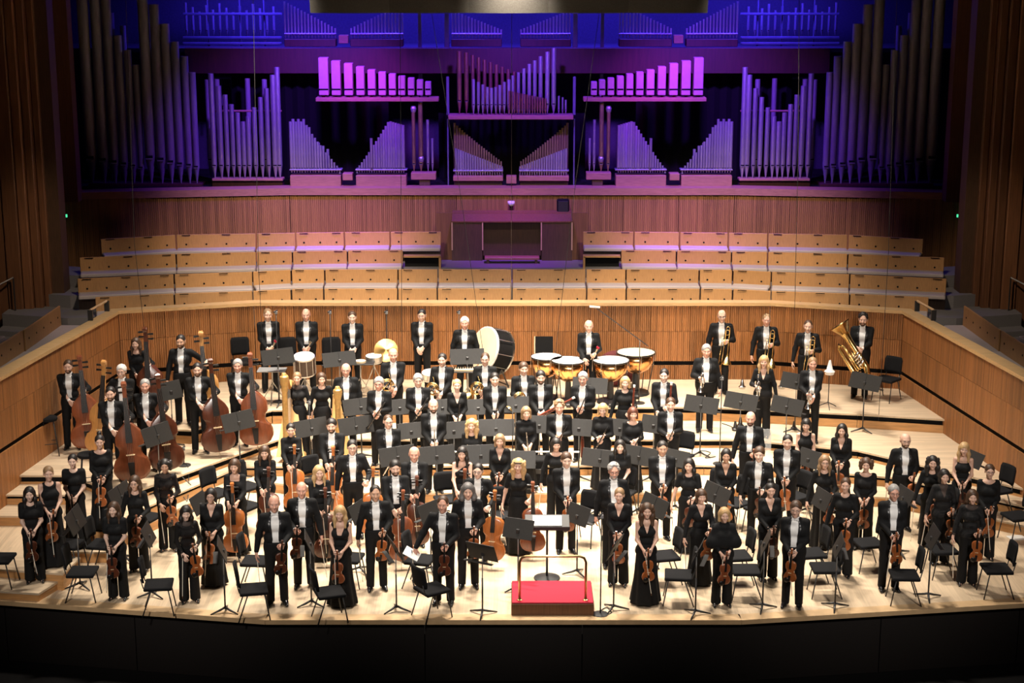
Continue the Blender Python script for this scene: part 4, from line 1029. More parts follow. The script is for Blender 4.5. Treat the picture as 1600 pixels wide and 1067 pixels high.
def person(px, py, sex, height, pose, hair, hcol, skin=1, yaw=None, outfit=None, fat=0.0, beard=None, glasses=False, var=None, section='', pos=None):
    if pos is None: x, y, z = place(px, py, height)
    else: x, y, z = pos
    if yaw is None: yaw = math.degrees(math.atan2(x-0.0, y+24.0))*-0.6 + random.uniform(-11, 11)
    o = empty('person', (x, y, z), math.radians(yaw)); k = height/1.752; o.scale = (k, k, k)
    var = random.randrange(4) if var is None else var
    def put(me, name, m=None, loc=(0, 0, 0), par=o):
        c = inst(me, name, par, loc)
        if m is not None: c.material_slots[0].link = 'OBJECT'; c.material_slots[0].material = m
        return c
    OCC.append((x, y, 0.27))
    put(body_mesh(sex, var, pose, fat), 'body', M['skin%d' % skin])
    hd = (0, -0.012, 1.634)
    hs = 1.07 if sex == 'm' else 0.955*1.07
    h = put(hair_mesh(hair), 'hair', M['hair_'+hcol], hd); h.scale = (hs, hs, hs)
    if beard: put(beard_mesh(beard), 'beard', M['hair_'+('brown' if hcol == 'dark' else hcol)], hd).scale = (hs, hs, hs)
    if glasses: put(glasses_mesh(), 'glasses', None, hd).scale = (hs, hs, hs)
    if sex == 'm' and outfit is None:
        tc = put(coat_mesh(pose, fat), 'tailcoat'); put(lapel_mesh(fat), 'lapels', None, (0, 0, 0), tc); sh = put(shirt_mesh(pose, fat), 'shirt')
        put(trouser_mesh('m', fat, 0.012), 'trousers'); inst(bow_tie_mesh(), 'bow_tie', sh, (0, -0.072, 1.487))
    else:
        kind, sleeve, neck = outfit[:3]
        put(top_mesh(pose, sleeve, neck, fat), 'top', M['cloth'])
        if kind == 'trousers': put(trouser_mesh('w', fat, 0.035), 'trousers')
        else: put(skirt_mesh(fat, 0.06 if kind == 'gown' else 0.03), 'skirt')
        if len(outfit) > 3:
            if outfit[3] == 'cape': put(cape_mesh(fat), 'cape')
            if outfit[3] == 'lace': put(top_mesh(pose, 1.75 if sleeve < 1.75 else 1.95, 'high', fat), 'lace_overlay', M['sheer'])
            if outfit[3] == 'headband': inst(BAND, 'headband', o, hd)
    for s in (-1, 1): inst(shoe_mesh(sex), 'shoe', o, (s*0.106, 0.012, 0), (0, 0, s*0.20))
    o['_'] = 0; del o['_']
    d = dict(o=o, px=px, x=x, y=y, z=z, yaw=math.radians(yaw), k=k, sex=sex, section=section, pose=pose, outfit=outfit, J=skel(sex, pose))
    PEOPLE.append(d); return d
BAND = MB().tube([(0.083*math.cos(a), 0.014+0.104*math.sin(a), 0.066) for a in [2*PI*i/20 for i in range(21)]], 0.009, 6, False).mesh('headband', M['cloth'])
# ================================================================== instruments and furniture (shared meshes)
M['violin'] = mat('violin_varnish', (0.30, 0.085, 0.022), 0.28, var=0.25, scale=9, stretch=(6, 6, 1), rnd=0.25, coat=0.4)
M['cello'] = mat('cello_varnish', (0.40, 0.125, 0.030), 0.28, var=0.2, scale=7, stretch=(6, 6, 1), rnd=0.15, coat=0.4)
M['cellodark'] = mat('dark_varnish', (0.085, 0.024, 0.011), 0.28, var=0.25, scale=7, stretch=(6, 6, 1), rnd=0.2, coat=0.4)
M['bassred'] = mat('bass_varnish', (0.20, 0.055, 0.020), 0.3, var=0.25, scale=6, stretch=(6, 6, 1), rnd=0.2, coat=0.4)
M['blond'] = mat('blond_varnish', (0.52, 0.25, 0.075), 0.3, var=0.2, scale=6, stretch=(6, 6, 1), coat=0.4)
M['ebony'] = mat('ebony', (0.012, 0.010, 0.009), 0.32, var=0.1); M['maple'] = mat('bridge_maple', (0.66, 0.50, 0.30), 0.5, var=0.1)
M['bowstick'] = mat('bow_stick', (0.20, 0.07, 0.025), 0.35, var=0.1); M['bowhair'] = mat('bow_hair', (0.78, 0.73, 0.62), 0.6)
M['brass'] = mat('lacquered_brass', (0.78, 0.52, 0.20), 0.24, metal=1.0, var=0.08); M['silver'] = mat('silver_plate', (0.72, 0.71, 0.69), 0.22, metal=1.0, var=0.05)
M['grenadilla'] = mat('grenadilla', (0.014, 0.012, 0.011), 0.3, var=0.1); M['bassoon'] = mat('bassoon_wood', (0.17, 0.030, 0.015), 0.28, var=0.2, coat=0.4)
M['goldleaf'] = mat('harp_gold', (0.66, 0.40, 0.14), 0.32, metal=0.55, var=0.15); M['harpwood'] = mat('harp_wood', (0.58, 0.32, 0.11), 0.35, var=0.15, scale=5, stretch=(1, 1, 0.2))
M['kettle'] = mat('copper_kettle', (0.80, 0.40, 0.15), 0.22, metal=1.0, var=0.15, scale=6); M['drumskin'] = mat('drum_skin', (0.80, 0.76, 0.70), 0.6, var=0.04)
M['calf'] = mat('calf_skin', (0.74, 0.56, 0.36), 0.6, var=0.12, scale=4); M['calf2'] = mat('bass_drum_skin', (0.80, 0.68, 0.46), 0.6, var=0.08, scale=3)
M['drumshell'] = mat('drum_shell', (0.05, 0.025, 0.016), 0.35, var=0.2); M['cymbal'] = mat('cymbal_bronze', (0.72, 0.42, 0.14), 0.3, metal=1.0, var=0.1, scale=14)
M['cover'] = mat('maroon_cover', (0.10, 0.014, 0.014), 0.85, var=0.2, scale=8); M['desk'] = mat('stand_desk', (0.016, 0.0145, 0.013), 0.55, var=0.15)
M['clear'] = mat('clear_screen', (0.85, 0.88, 0.88), 0.08, alpha=0.25); M['lampgrey'] = mat('grey_plastic', (0.22, 0.22, 0.22), 0.5)
OUT_V = [(0, .0), (.004, .13), (.03, .31), (.08, .42), (.15, .485), (.21, .5), (.29, .47), (.345, .425), (.36, .43), (.385, .37), (.43, .30), (.50, .27), (.57, .285), (.62, .34), (.645, .385), (.66, .375), (.70, .385), (.78, .405), (.86, .395), (.92, .34), (.965, .24), (.99, .12), (1, .0)]
OUT_B = [(0, .0), (.004, .13), (.03, .31), (.08, .42), (.15, .485), (.21, .5), (.29, .48), (.345, .44), (.36, .44), (.39, .37), (.44, .315), (.50, .295), (.56, .31), (.60, .35), (.62, .385), (.64, .38), (.70, .385), (.77, .37), (.84, .31), (.90, .22), (.96, .12), (.99, .07), (1, .0)]
def arched(outl, L_, W_, dep, arch):
    mb = MB(); zc = L_*0.5
    pts = [(W_*w, L_*t) for t, w in outl] + [(-W_*w, L_*t) for t, w in outl[-2:0:-1]]; n = len(pts)
    rings = []
    def ring(sx, y): return [(x*sx, y, zc+(z-zc)*(1-(1-sx)*0.75)) for x, z in pts]
    prof = [(0.30, -dep/2-arch), (0.62, -dep/2-arch*0.82), (0.88, -dep/2-arch*0.25), (0.97, -dep/2), (1.0, -dep/2+dep*0.08), (0.975, -dep/2+dep*0.16), (0.975, dep/2-dep*0.16), (1.0, dep/2-dep*0.08), (0.97, dep/2), (0.62, dep/2+arch*0.7), (0.30, dep/2+arch)]
    vs = []
    for sx, y in prof: vs += ring(sx, y)
    fs = []
    for k in range(len(prof)-1):
        for i in range(n): j = (i+1) % n; fs.append((k*n+i, (k+1)*n+i, (k+1)*n+j, k*n+j))
    fs.append(tuple(range(n))); fs.append(tuple(range(len(prof)*n-1, (len(prof)-1)*n-1, -1)))
    return mb.add(vs, fs)
def string_parts(L_, W_, dep, neck, outl, kind):
    a = L_*0.035; fr = -dep/2-a; P = {}
    P['body'] = (arched(outl, L_, W_, dep, a), 'VAR', 'auto')
    nw = W_*0.062
    P['neck'] = (MB().tube([(0, -dep*0.30, L_*0.96), (0, -dep*0.34, L_+neck)], [nw*1.2, nw], 8), 'VAR', True)
    pb = MB(); s = neck*0.30
    pb.box((0, -dep*0.34, L_+neck+s*0.75), (nw*0.9, nw*0.9, s*0.85))
    for i in range(2): pb.lathe([(nw*(1.5-i*0.5), -nw*(0.9+i*0.3)), (nw*(1.5-i*0.5), nw*(0.9+i*0.3))], 10, (0, -dep*0.34-nw*0.6, L_+neck+s*1.75), Matrix.Rotation(PI/2, 3, 'Y'))
    P['scroll'] = (pb, 'VAR', False)
    pg = [(sx, L_+neck+s*(0.35+0.35*i)) for i, sx in enumerate((1, -1, 1, -1))]
    for i, (sx, z) in enumerate(pg): P['peg%d' % i] = (MB().tube([(0, -dep*0.34, z), (sx*nw*3.6, -dep*0.34, z)], [nw*0.35, nw*0.55], 6), 'ebony', False)
    fb = MB(); y0 = fr-L_*0.035; y1 = -dep*0.34-nw*1.25
    fb.add([(-nw*1.45, y0, L_*0.66), (nw*1.45, y0, L_*0.66), (nw*0.95, y1, L_+neck), (-nw*0.95, y1, L_+neck), (-nw*1.3, y0+nw*0.7, L_*0.66), (nw*1.3, y0+nw*0.7, L_*0.66), (nw*0.9, y1+nw*0.7, L_+neck), (-nw*0.9, y1+nw*0.7, L_+neck)],
           [(0, 1, 2, 3), (7, 6, 5, 4), (0, 4, 5, 1), (1, 5, 6, 2), (2, 6, 7, 3), (3, 7, 4, 0)])
    P['fingerboard'] = (fb, 'ebony', False)
    br = MB().box((0, fr-L_*0.022, L_*0.455), (nw*1.9, L_*0.022, L_*0.007)); P['bridge'] = (br, 'maple', False)
    tp = MB(); yt = fr-L_*0.030
    tp.add([(-nw*0.8, yt, L_*0.04), (nw*0.8, yt, L_*0.04), (nw*1.5, yt-L_*0.01, L_*0.33), (-nw*1.5, yt-L_*0.01, L_*0.33), (-nw*0.8, yt+nw*0.5, L_*0.04), (nw*0.8, yt+nw*0.5, L_*0.04), (nw*1.5, yt+nw*0.4, L_*0.33), (-nw*1.5, yt+nw*0.4, L_*0.33)],
           [(0, 1, 2, 3), (7, 6, 5, 4), (0, 4, 5, 1), (1, 5, 6, 2), (2, 6, 7, 3), (3, 7, 4, 0)])
    P['tailpiece'] = (tp, 'ebony', False)
    for i, sx in enumerate((-1, 1)):
        fh = MB(); zs = [0.385, 0.40, 0.43, 0.47, 0.51, 0.54, 0.555]; xs = [0.235, 0.215, 0.205, 0.19, 0.175, 0.165, 0.145]
        pts = [(sx*W_*x, fr+a*(0.35+0.9*abs(x-0.14)*2), L_*z) for x, z in zip(xs, zs)]
        P['f_hole%d' % i] = (MB().tube(pts, W_*0.011, 5), 'ebony', False)
    if kind == 'violin':
        P['chin_rest'] = (MB().lathe([(0, 0), (0.042, 0.002), (0.045, 0.010), (0.02, 0.013), (0, 0.012)], 12, (-0.045, fr+0.004, 0.035), Matrix.Rotation(PI/2, 3, 'X')), 'ebony', True)
    else:
        P['endpin'] = (MB().tube([(0, 0, -(0.10 if kind == 'bass' else 0.16)), (0, 0, 0.03)], 0.006 if kind == 'cello' else 0.009, 6), 'steel', False)
        for i in range(4):
            o = (i-1.5)*nw*0.6
            P['string%d' % i] = (MB().tube([(o, yt-L_*0.012, L_*0.33), (o*1.2, fr-L_*0.045, L_*0.455), (o*0.6, y1-0.003, L_+neck)], 0.0016 if kind == 'cello' else 0.0024, 4, False), 'steel', False)
    return {k: (m.mesh(k.rstrip('0123456789'), M[c] if c != 'VAR' else M['violin'], sm), c) for k, (m, c, sm) in P.items()}
PROTO = {'violin': string_parts(0.356, 0.208, 0.042, 0.135, OUT_V, 'violin'), 'viola': string_parts(0.41, 0.24, 0.046, 0.15, OUT_V, 'violin'),
         'cello': string_parts(0.755, 0.44, 0.125, 0.285, OUT_V, 'cello'), 'bass': string_parts(1.10, 0.67, 0.20, 0.46, OUT_B, 'bass')}
NM = {'violin': 'violin', 'viola': 'viola', 'cello': 'cello', 'bass': 'double_bass'}
SUBP = {'peg': 'scroll', 'f_hole': 'body', 'chin_rest': 'body', 'bridge': 'body', 'tailpiece': 'body', 'fingerboard': 'neck', 'back_support': 'backrest', 'centre_strip': 'desk', 'ledge': 'desk', 'tilt_block': 'desk', 'mouthpiece': 'tubing', 'brace': 'hand_slide', 'lip_plate': 'tube', 'key': 'tube', 'key_rod': 'tube', 'bell_ring': 'long_joint', 'crook': 'wing_joint', 'tension_rod': 'kettle', 'frog': 'stick'}
def thing(name, loc, rot, parts, label, cat, group=None, sc=None):
    """a top-level thing from (part name, mesh, material override) rows, sharing mesh data"""
    o = empty(name, loc); o.rotation_euler = rot
    if sc: o.scale = (sc, sc, sc)
    first = {}
    for nm, me, mm in parts:
        c = inst(me, nm, first.get(SUBP.get(nm), o)); first.setdefault(nm, c)
        if mm is not None: c.material_slots[0].link = 'OBJECT'; c.material_slots[0].material = mm
    return tag(o, label, cat, group)
def strings_thing(kind, loc, rot, var, label, group):
    return thing(NM[kind], loc, rot, [(k.rstrip('0123456789'), me, M[var] if c == 'VAR' else None) for k, (me, c) in PROTO[kind].items()], label, {'bass': 'double bass'}.get(kind, kind), group)
bw = MB().tube([(0, 0, 0), (0, 0.012, -0.35), (0, 0, -0.70), (0, -0.006, -0.73)], [0.0055, 0.0055, 0.0045, 0.003], 6)
BOW = [('stick', bw.mesh('stick', M['bowstick'], True), None), ('hair', MB().box((0, -0.012, -0.36), (0.005, 0.0012, 0.33)).mesh('hair', M['bowhair']), None), ('frog', MB().bevbox((0, -0.008, -0.02), (0.007, 0.012, 0.025), 0.003).mesh('frog', M['ebony']), None)]
def bell(r, L_, r0=0.008, n=14): return [(r0+(r-r0)*(t**4.5), L_*t) for t in [i/9 for i in range(10)]] + [(r*0.96, L_-0.004), (r0*0.5, L_*0.55)]
def ringpts(c, r, a0, a1, n=14, ax='y'):
    return [(c[0]+r*math.cos(a0+(a1-a0)*i/n), c[1], c[2]+r*math.sin(a0+(a1-a0)*i/n)) for i in range(n+1)]
# trumpet: bell down, along -z, origin at the valves
tpt = [('bell', MB().lathe(bell(0.062, 0.34, 0.007), 16, (0.0, 0, 0.10), Matrix.Rotation(PI, 3, 'X')).mesh('bell', M['silver'], True), None),
       ('tubing', MB().tube([(0, 0, 0.10), (0, 0, 0.15), (0.03, 0, 0.18), (0.055, 0, 0.15), (0.055, 0, -0.12), (0.03, 0, -0.15), (0.03, -0.03, -0.13), (0.03, -0.03, 0.26)], 0.0065, 8).mesh('tubing', M['silver'], True), None),
       ('mouthpiece', MB().lathe([(0.005, 0.26), (0.006, 0.30), (0.013, 0.335), (0.009, 0.335), (0, 0.32)], 10, (0.03, -0.03, 0)).mesh('mouthpiece', M['silver'], True), None)]
for i in range(3): tpt.append(('valve', MB().tube([(-0.03, -0.02, 0.03-0.03*i), (0.09, -0.02, 0.03-0.03*i)], 0.0115, 8).mesh('valve', M['silver'], True), None))
PROTO['trumpet'] = tpt
# trombone: bell down, hand slide up and down, origin at the grip
PROTO['trombone'] = [('bell', MB().lathe(bell(0.105, 0.52, 0.009), 18, (0.06, 0, 0.04), Matrix.Rotation(PI, 3, 'X')).mesh('bell', M['brass'], True), None),
       ('tuning_slide', MB().tube([(0.06, 0, 0.04), (0.06, 0, 0.30)] + ringpts((0.02, 0, 0.30), 0.04, 0, PI, 8)[1:] + [(-0.02, 0, -0.05)], 0.0085, 8).mesh('tuning_slide', M['brass'], True), None),
       ('hand_slide', MB().tube([(-0.02, 0, 0.10), (-0.06, -0.02, -0.66)] + [(-0.085, -0.02, -0.72), (-0.12, -0.02, -0.66), (-0.08, 0, 0.12)], 0.0075, 8).mesh('hand_slide', M['brass'], True), None),
       ('valve_tubing', MB().tube(ringpts((0.02, 0.04, 0.20), 0.055, 0, 2*PI, 14), 0.007, 7, False).mesh('valve_tubing', M['brass'], True), None),
       ('brace', MB().tube([(-0.02, 0, 0.02), (-0.09, 0, 0.02)], 0.005, 6).mesh('brace', M['silver']), None)]
# horn
hp_ = [('bell', MB().lathe(bell(0.15, 0.42, 0.010), 20, (0.04, 0.0, 0.14), Matrix.Rotation(math.radians(200), 3, 'Y')).mesh('bell', M['brass'], True), None)]
for i, (r, y) in enumerate(((0.135, 0.0), (0.120, -0.02), (0.125, 0.02), (0.10, -0.035))):
    hp_.append(('coil', MB().tube(ringpts((0, y, 0), r, 0.3, 2*PI-0.2, 20), 0.008, 7).mesh('coil', M['brass'], True), None))
for i in range(3): hp_.append(('rotary_valve', MB().lathe([(0.017, -0.03), (0.017, 0.03)], 10, (-0.04+0.04*i, -0.03, -0.02), Matrix.Rotation(PI/2, 3, 'X')).mesh('rotary_valve', M['silver'], 'auto'), None))
hp_.append(('leadpipe', MB().tube([(0.10, -0.02, -0.08), (0.02, -0.03, 0.14), (-0.06, -0.03, 0.26)], [0.008, 0.006, 0.005], 7).mesh('leadpipe', M['brass'], True), None))
PROTO['horn'] = hp_
# tuba (leaning, bell up): origin at its middle
tb = [('bell', MB().lathe(bell(0.20, 0.62, 0.05), 22, (0.06, 0, -0.05)).mesh('bell', M['brass'], True), None),
      ('bow_tube', MB().tube([(0.06, 0, -0.05), (0.06, 0, -0.30), (0.02, 0, -0.40), (-0.06, 0, -0.43), (-0.14, 0, -0.38), (-0.17, 0, -0.28), (-0.17, 0, 0.20), (-0.13, -0.02, 0.27), (-0.07, -0.03, 0.2), (-0.07, -0.03, -0.18)], [0.055, 0.055, 0.053, 0.05, 0.048, 0.045, 0.032, 0.028, 0.024, 0.02], 12).mesh('bow_tube', M['brass'], True), None)]
for i in range(4): tb.append(('valve', MB().tube([(-0.03, -0.07, -0.22+0.055*i), (0.10, -0.09, -0.18+0.055*i)], 0.018, 9).mesh('valve', M['silver'], True), None))
for i in range(3): tb.append(('slide_loop', MB().tube([(-0.10+0.045*i, -0.05, 0.05), (-0.10+0.045*i, -0.06, -0.26)] + [(-0.085+0.045*i, -0.06, -0.285), (-0.07+0.045*i, -0.06, -0.26), (-0.07+0.045*i, -0.05, 0.02)], 0.009, 7).mesh('slide_loop', M['brass'], True), None))
PROTO['tuba'] = tb
def keywork(L0, L1, n, r, seed):
    out = []
    for i in range(n):
        z = L0+(L1-L0)*(i+0.5)/n; s = (-1) ** i
        out.append(('key', MB().lathe([(0.008, 0), (0.008, 0.004)], 8, (0, -r-0.002, z), Matrix.Rotation(PI/2, 3, 'X')).mesh('key', M['silver']), None))
    out.append(('key_rod', MB().tube([(r+0.003, -r*0.5, L0), (r+0.003, -r*0.5, L1)], 0.0025, 5).mesh('key_rod', M['silver']), None)); return out
PROTO['clarinet'] = [('tube', MB().lathe([(0.006, 0.66), (0.013, 0.60), (0.0145, 0.42), (0.0145, 0.10), (0.018, 0.06), (0.036, 0.0), (0.030, 0.0), (0.0, 0.05)][::-1], 12).mesh('tube', M['grenadilla'], True), None)] + keywork(0.12, 0.52, 7, 0.0145, 1)
PROTO['oboe'] = [('tube', MB().lathe([(0.002, 0.64), (0.006, 0.57), (0.0105, 0.55), (0.012, 0.10), (0.022, 0.0), (0.0, 0.04)][::-1], 12).mesh('tube', M['grenadilla'], True), None)] + keywork(0.10, 0.50, 8, 0.0115, 2)
PROTO['flute'] = [('tube', MB().lathe([(0, 0), (0.0098, 0.0), (0.0098, 0.67), (0, 0.67)], 12).mesh('tube', M['silver'], 'auto'), None), ('lip_plate', MB().bevbox((0, -0.008, 0.58), (0.012, 0.006, 0.018), 0.004).mesh('lip_plate', M['silver']), None)] + keywork(0.04, 0.46, 8, 0.010, 3)
PROTO['bassoon'] = [('long_joint', MB().lathe([(0.0, 0.0), (0.026, 0.0), (0.024, 0.40), (0.018, 1.18), (0.021, 1.24), (0.021, 1.30), (0.014, 1.30), (0, 1.25)], 12).mesh('long_joint', M['bassoon'], True), None),
      ('bell_ring', MB().lathe([(0.0225, 1.26), (0.0225, 1.31), (0.012, 1.31)], 12).mesh('bell_ring', M['drumskin'], 'auto'), None), ('boot', MB().bevbox((0.02, 0, 0.20), (0.045, 0.028, 0.20), 0.02).mesh('boot', M['bassoon']), None),
      ('wing_joint', MB().tube([(0.042, 0, 0.38), (0.036, 0, 0.86)], [0.017, 0.011], 10).mesh('wing_joint', M['bassoon'], True), None), ('crook', MB().tube([(0.036, 0, 0.86), (0.04, -0.02, 0.94), (0.05, -0.14, 0.96), (0.05, -0.24, 0.90)], 0.0035, 6).mesh('crook', M['silver'], True), None)] + keywork(0.45, 1.1, 8, 0.022, 4)
# harp: column on the -x side, front edge towards -y viewer; origin on floor
def harp_parts():
    P = [('column', MB().lathe([(0.0, 0.12), (0.085, 0.12), (0.088, 0.20), (0.058, 0.26), (0.052, 1.40), (0.068, 1.44), (0.058, 1.50), (0.076, 1.58), (0.086, 1.66), (0.078, 1.70), (0.052, 1.72), (0.040, 1.76), (0, 1.77)], 16).mesh('column', M['goldleaf'], 'auto'), None),
         ('base', MB().bevbox((0.14, 0.18, 0.06), (0.22, 0.26, 0.06), 0.03).mesh('base', M['goldleaf']), None)]
    nk = [(0.0, 0.0, 1.60), (0.03, 0.10, 1.66), (0.05, 0.22, 1.55), (0.07, 0.36, 1.40), (0.09, 0.50, 1.36), (0.10, 0.62, 1.42), (0.11, 0.70, 1.40)]
    P.append(('neck', MB().tube(nk, [0.045, 0.05, 0.045, 0.04, 0.04, 0.045, 0.05], 8).mesh('neck', M['harpwood'], True), None))
    sb_ = MB(); a0, a1 = Vector((0.06, 0.10, 0.12)), Vector((0.11, 0.70, 1.40))
    sb_.add([(a0.x-0.26, a0.y, a0.z), (a0.x+0.26, a0.y, a0.z), (a1.x+0.05, a1.y, a1.z), (a1.x-0.05, a1.y, a1.z), (a0.x-0.17, a0.y+0.24, a0.z), (a0.x+0.17, a0.y+0.24, a0.z), (a1.x+0.05, a1.y+0.1, a1.z), (a1.x-0.05, a1.y+0.1, a1.z)],
           [(0, 1, 2, 3), (7, 6, 5, 4), (0, 4, 5, 1), (1, 5, 6, 2), (2, 6, 7, 3), (3, 7, 4, 0)])
    P.append(('soundbox', sb_.mesh('soundbox', M['harpwood']), None))
    for i in range(14):
        t = (i+0.7)/15; p = a0.lerp(a1, t); k = t*(len(nk)-1); i0 = int(k); q = Vector(nk[i0]).lerp(Vector(nk[min(i0+1, 6)]), k-i0)
        P.append(('string', MB().tube([(p.x, p.y-0.02, p.z), q], 0.0015, 4, False).mesh('string', M['drumskin']), None))
    return P
PROTO['harp'] = harp_parts()
# ---- furniture
def chair_parts():
    P = [('seat', MB().bevbox((0, 0, 0.455), (0.225, 0.22, 0.028), 0.05).mesh('seat', M['fabric']), None)]
    bk = MB(); vs = []; n = 6
    for i in range(n+1):
        u = i/n*2-1; x = 0.205*u; y = 0.235-0.035*u*u
        for z, dy, k in ((0.56, 0, 0.90), (0.62, 0.005, 1.0), (0.84, 0.035, 1.0), (0.90, 0.045, 0.86)): vs += [(x*k, y+dy, z), (x*k, y+dy+0.028, z)]
    fs = []
    for i in range(n):
        for j in range(3): a = i*8+j*2; fs += [(a, a+8, a+10, a+2), (a+1, a+3, a+11, a+9)]
        a = i*8; fs += [(a, a+1, a+9, a+8), (a+6, a+14, a+15, a+7)]
    for a in (0, n*8):
        for j in range(3): q = a+2*j; fs.append((q, q+2, q+3, q+1) if a == 0 else (q, q+1, q+3, q+2))
    P.append(('backrest', bk.add(vs, fs).mesh('backrest', M['fabric'], True), None))
    for sx in (-1, 1):
        P.append(('leg', MB().tube([(sx*0.20, -0.16, 0.44), (sx*0.215, -0.235, 0.0)], 0.011, 7).mesh('leg', M['blackmetal'], True), None))
        P.append(('leg', MB().tube([(sx*0.20, 0.10, 0.44), (sx*0.215, 0.255, 0.0)], 0.011, 7).mesh('leg', M['blackmetal'], True), None))
        P.append(('back_support', MB().tube([(sx*0.16, 0.12, 0.44), (sx*0.16, 0.225, 0.47), (sx*0.155, 0.262, 0.62)], 0.010, 7).mesh('back_support', M['blackmetal'], True), None))
    P.append(('seat_frame', MB().tube([(-0.20, -0.16, 0.425), (0.20, -0.16, 0.425)], 0.010, 7).mesh('seat_frame', M['blackmetal']), None))
    return P
PROTO['chair'] = chair_parts()
def stand_parts(double):
    w_ = 0.36 if double else 0.26; R_ = Matrix.Rotation(math.radians(-24), 3, 'X')
    P = [('desk', MB().bevbox((0, 0, 1.06), (w_, 0.006, 0.165), 0.01, R_).mesh('desk', M['desk']), None),
         ('ledge', MB().bevbox((0, 0.11, 0.925), (w_, 0.035, 0.005), 0.004).mesh('ledge', M['desk']), None),
         ('post', MB().tube([(0, -0.01, 0.05), (0, -0.01, 0.62)], 0.0135, 8).mesh('post', M['blackmetal'], True), None),
         ('inner_post', MB().tube([(0, -0.01, 0.60), (0, -0.015, 1.02)], 0.009, 8).mesh('inner_post', M['lampgrey'], True), None),
         ('tilt_block', MB().bevbox((0, -0.02, 1.02), (0.03, 0.02, 0.04), 0.008).mesh('tilt_block', M['blackmetal']), None)]
    if double: P.append(('centre_strip', MB().box((0, -0.008, 1.06), (0.006, 0.006, 0.165), 0, R_).mesh('centre_strip', M['blackmetal']), None))
    for k in range(3):
        a = PI/2+2*PI*k/3+0.4; c, s_ = math.cos(a), math.sin(a)
        P.append(('foot', MB().tube([(0, -0.01, 0.085), (c*0.10, s_*0.10-0.01, 0.05), (c*0.25, s_*0.25-0.01, 0.012)], [0.02, 0.018, 0.010], 7).mesh('foot', M['blackmetal'], True), None))
    return P
PROTO['stand'] = stand_parts(False); PROTO['stand2'] = stand_parts(True)
def stool_parts():
    P = [('seat', MB().lathe([(0, 0.70), (0.17, 0.70), (0.18, 0.72), (0.18, 0.755), (0.16, 0.77), (0, 0.77)], 18).mesh('seat', M['fabric'], 'auto'), None)]
    for k in range(4):
        a = PI/4+PI/2*k; c, s_ = math.cos(a), math.sin(a)
        P.append(('leg', MB().tube([(c*0.13, s_*0.13, 0.70), (c*0.23, s_*0.23, 0)], 0.011, 7).mesh('leg', M['blackmetal'], True), None))
        b = a+PI/2; P.append(('foot_rail', MB().tube([(c*0.195, s_*0.195, 0.25), (math.cos(b)*0.195, math.sin(b)*0.195, 0.25)], 0.008, 6).mesh('foot_rail', M['blackmetal'], True), None))
    return P
PROTO['stool'] = stool_parts()
def timpano(R_, dep, skin):
    P = [('kettle', MB().lathe([(0, 0.86-dep), (R_*0.35, 0.86-dep+0.02), (R_*0.70, 0.86-dep*0.75), (R_*0.92, 0.86-dep*0.42), (R_*0.98, 0.84), (R_*0.96, 0.84), (0, 0.80)], 28).mesh('kettle', M['kettle'], True), None),
         ('drum_head', MB().lathe([(0, 0.872), (R_*0.97, 0.872), (R_*0.97, 0.86), (0, 0.86)], 28).mesh('drum_head', M[skin], 'auto'), None),
         ('hoop', MB().lathe([(R_*0.97, 0.85), (R_*1.02, 0.85), (R_*1.02, 0.878), (R_*0.97, 0.878)], 28).mesh('hoop', M['blackmetal'], 'auto'), None),
         ('pedal', MB().bevbox((0, -R_*0.75, 0.05), (0.06, 0.18, 0.03), 0.015).mesh('pedal', M['blackmetal']), None),
         ('base', MB().lathe([(0, 0.0), (R_*0.75, 0.0), (R_*0.7, 0.05), (R_*0.2, 0.09), (R_*0.16, 0.86-dep), (0, 0.86-dep)], 16).mesh('base', M['blackmetal'], 'auto'), None)]
    for k in range(8):
        a = 2*PI*k/8+0.2; c, s_ = math.cos(a), math.sin(a)
        P.append(('tension_rod', MB().tube([(c*R_*1.03, s_*R_*1.03, 0.88), (c*R_*1.04, s_*R_*1.04, 0.66)], 0.008, 6).mesh('tension_rod', M['steel']), None))
        if k % 2: P.append(('strut', MB().tube([(c*R_*1.04, s_*R_*1.04, 0.72), (c*R_*0.72, s_*R_*0.72, 0.04)], 0.012, 6).mesh('strut', M['blackmetal']), None))
    return P
# ================================================================== who stands where
T = None                                      # tailcoat
LS, S3, SS, NS = 1.95, 1.6, 0.62, 0           # sleeve lengths
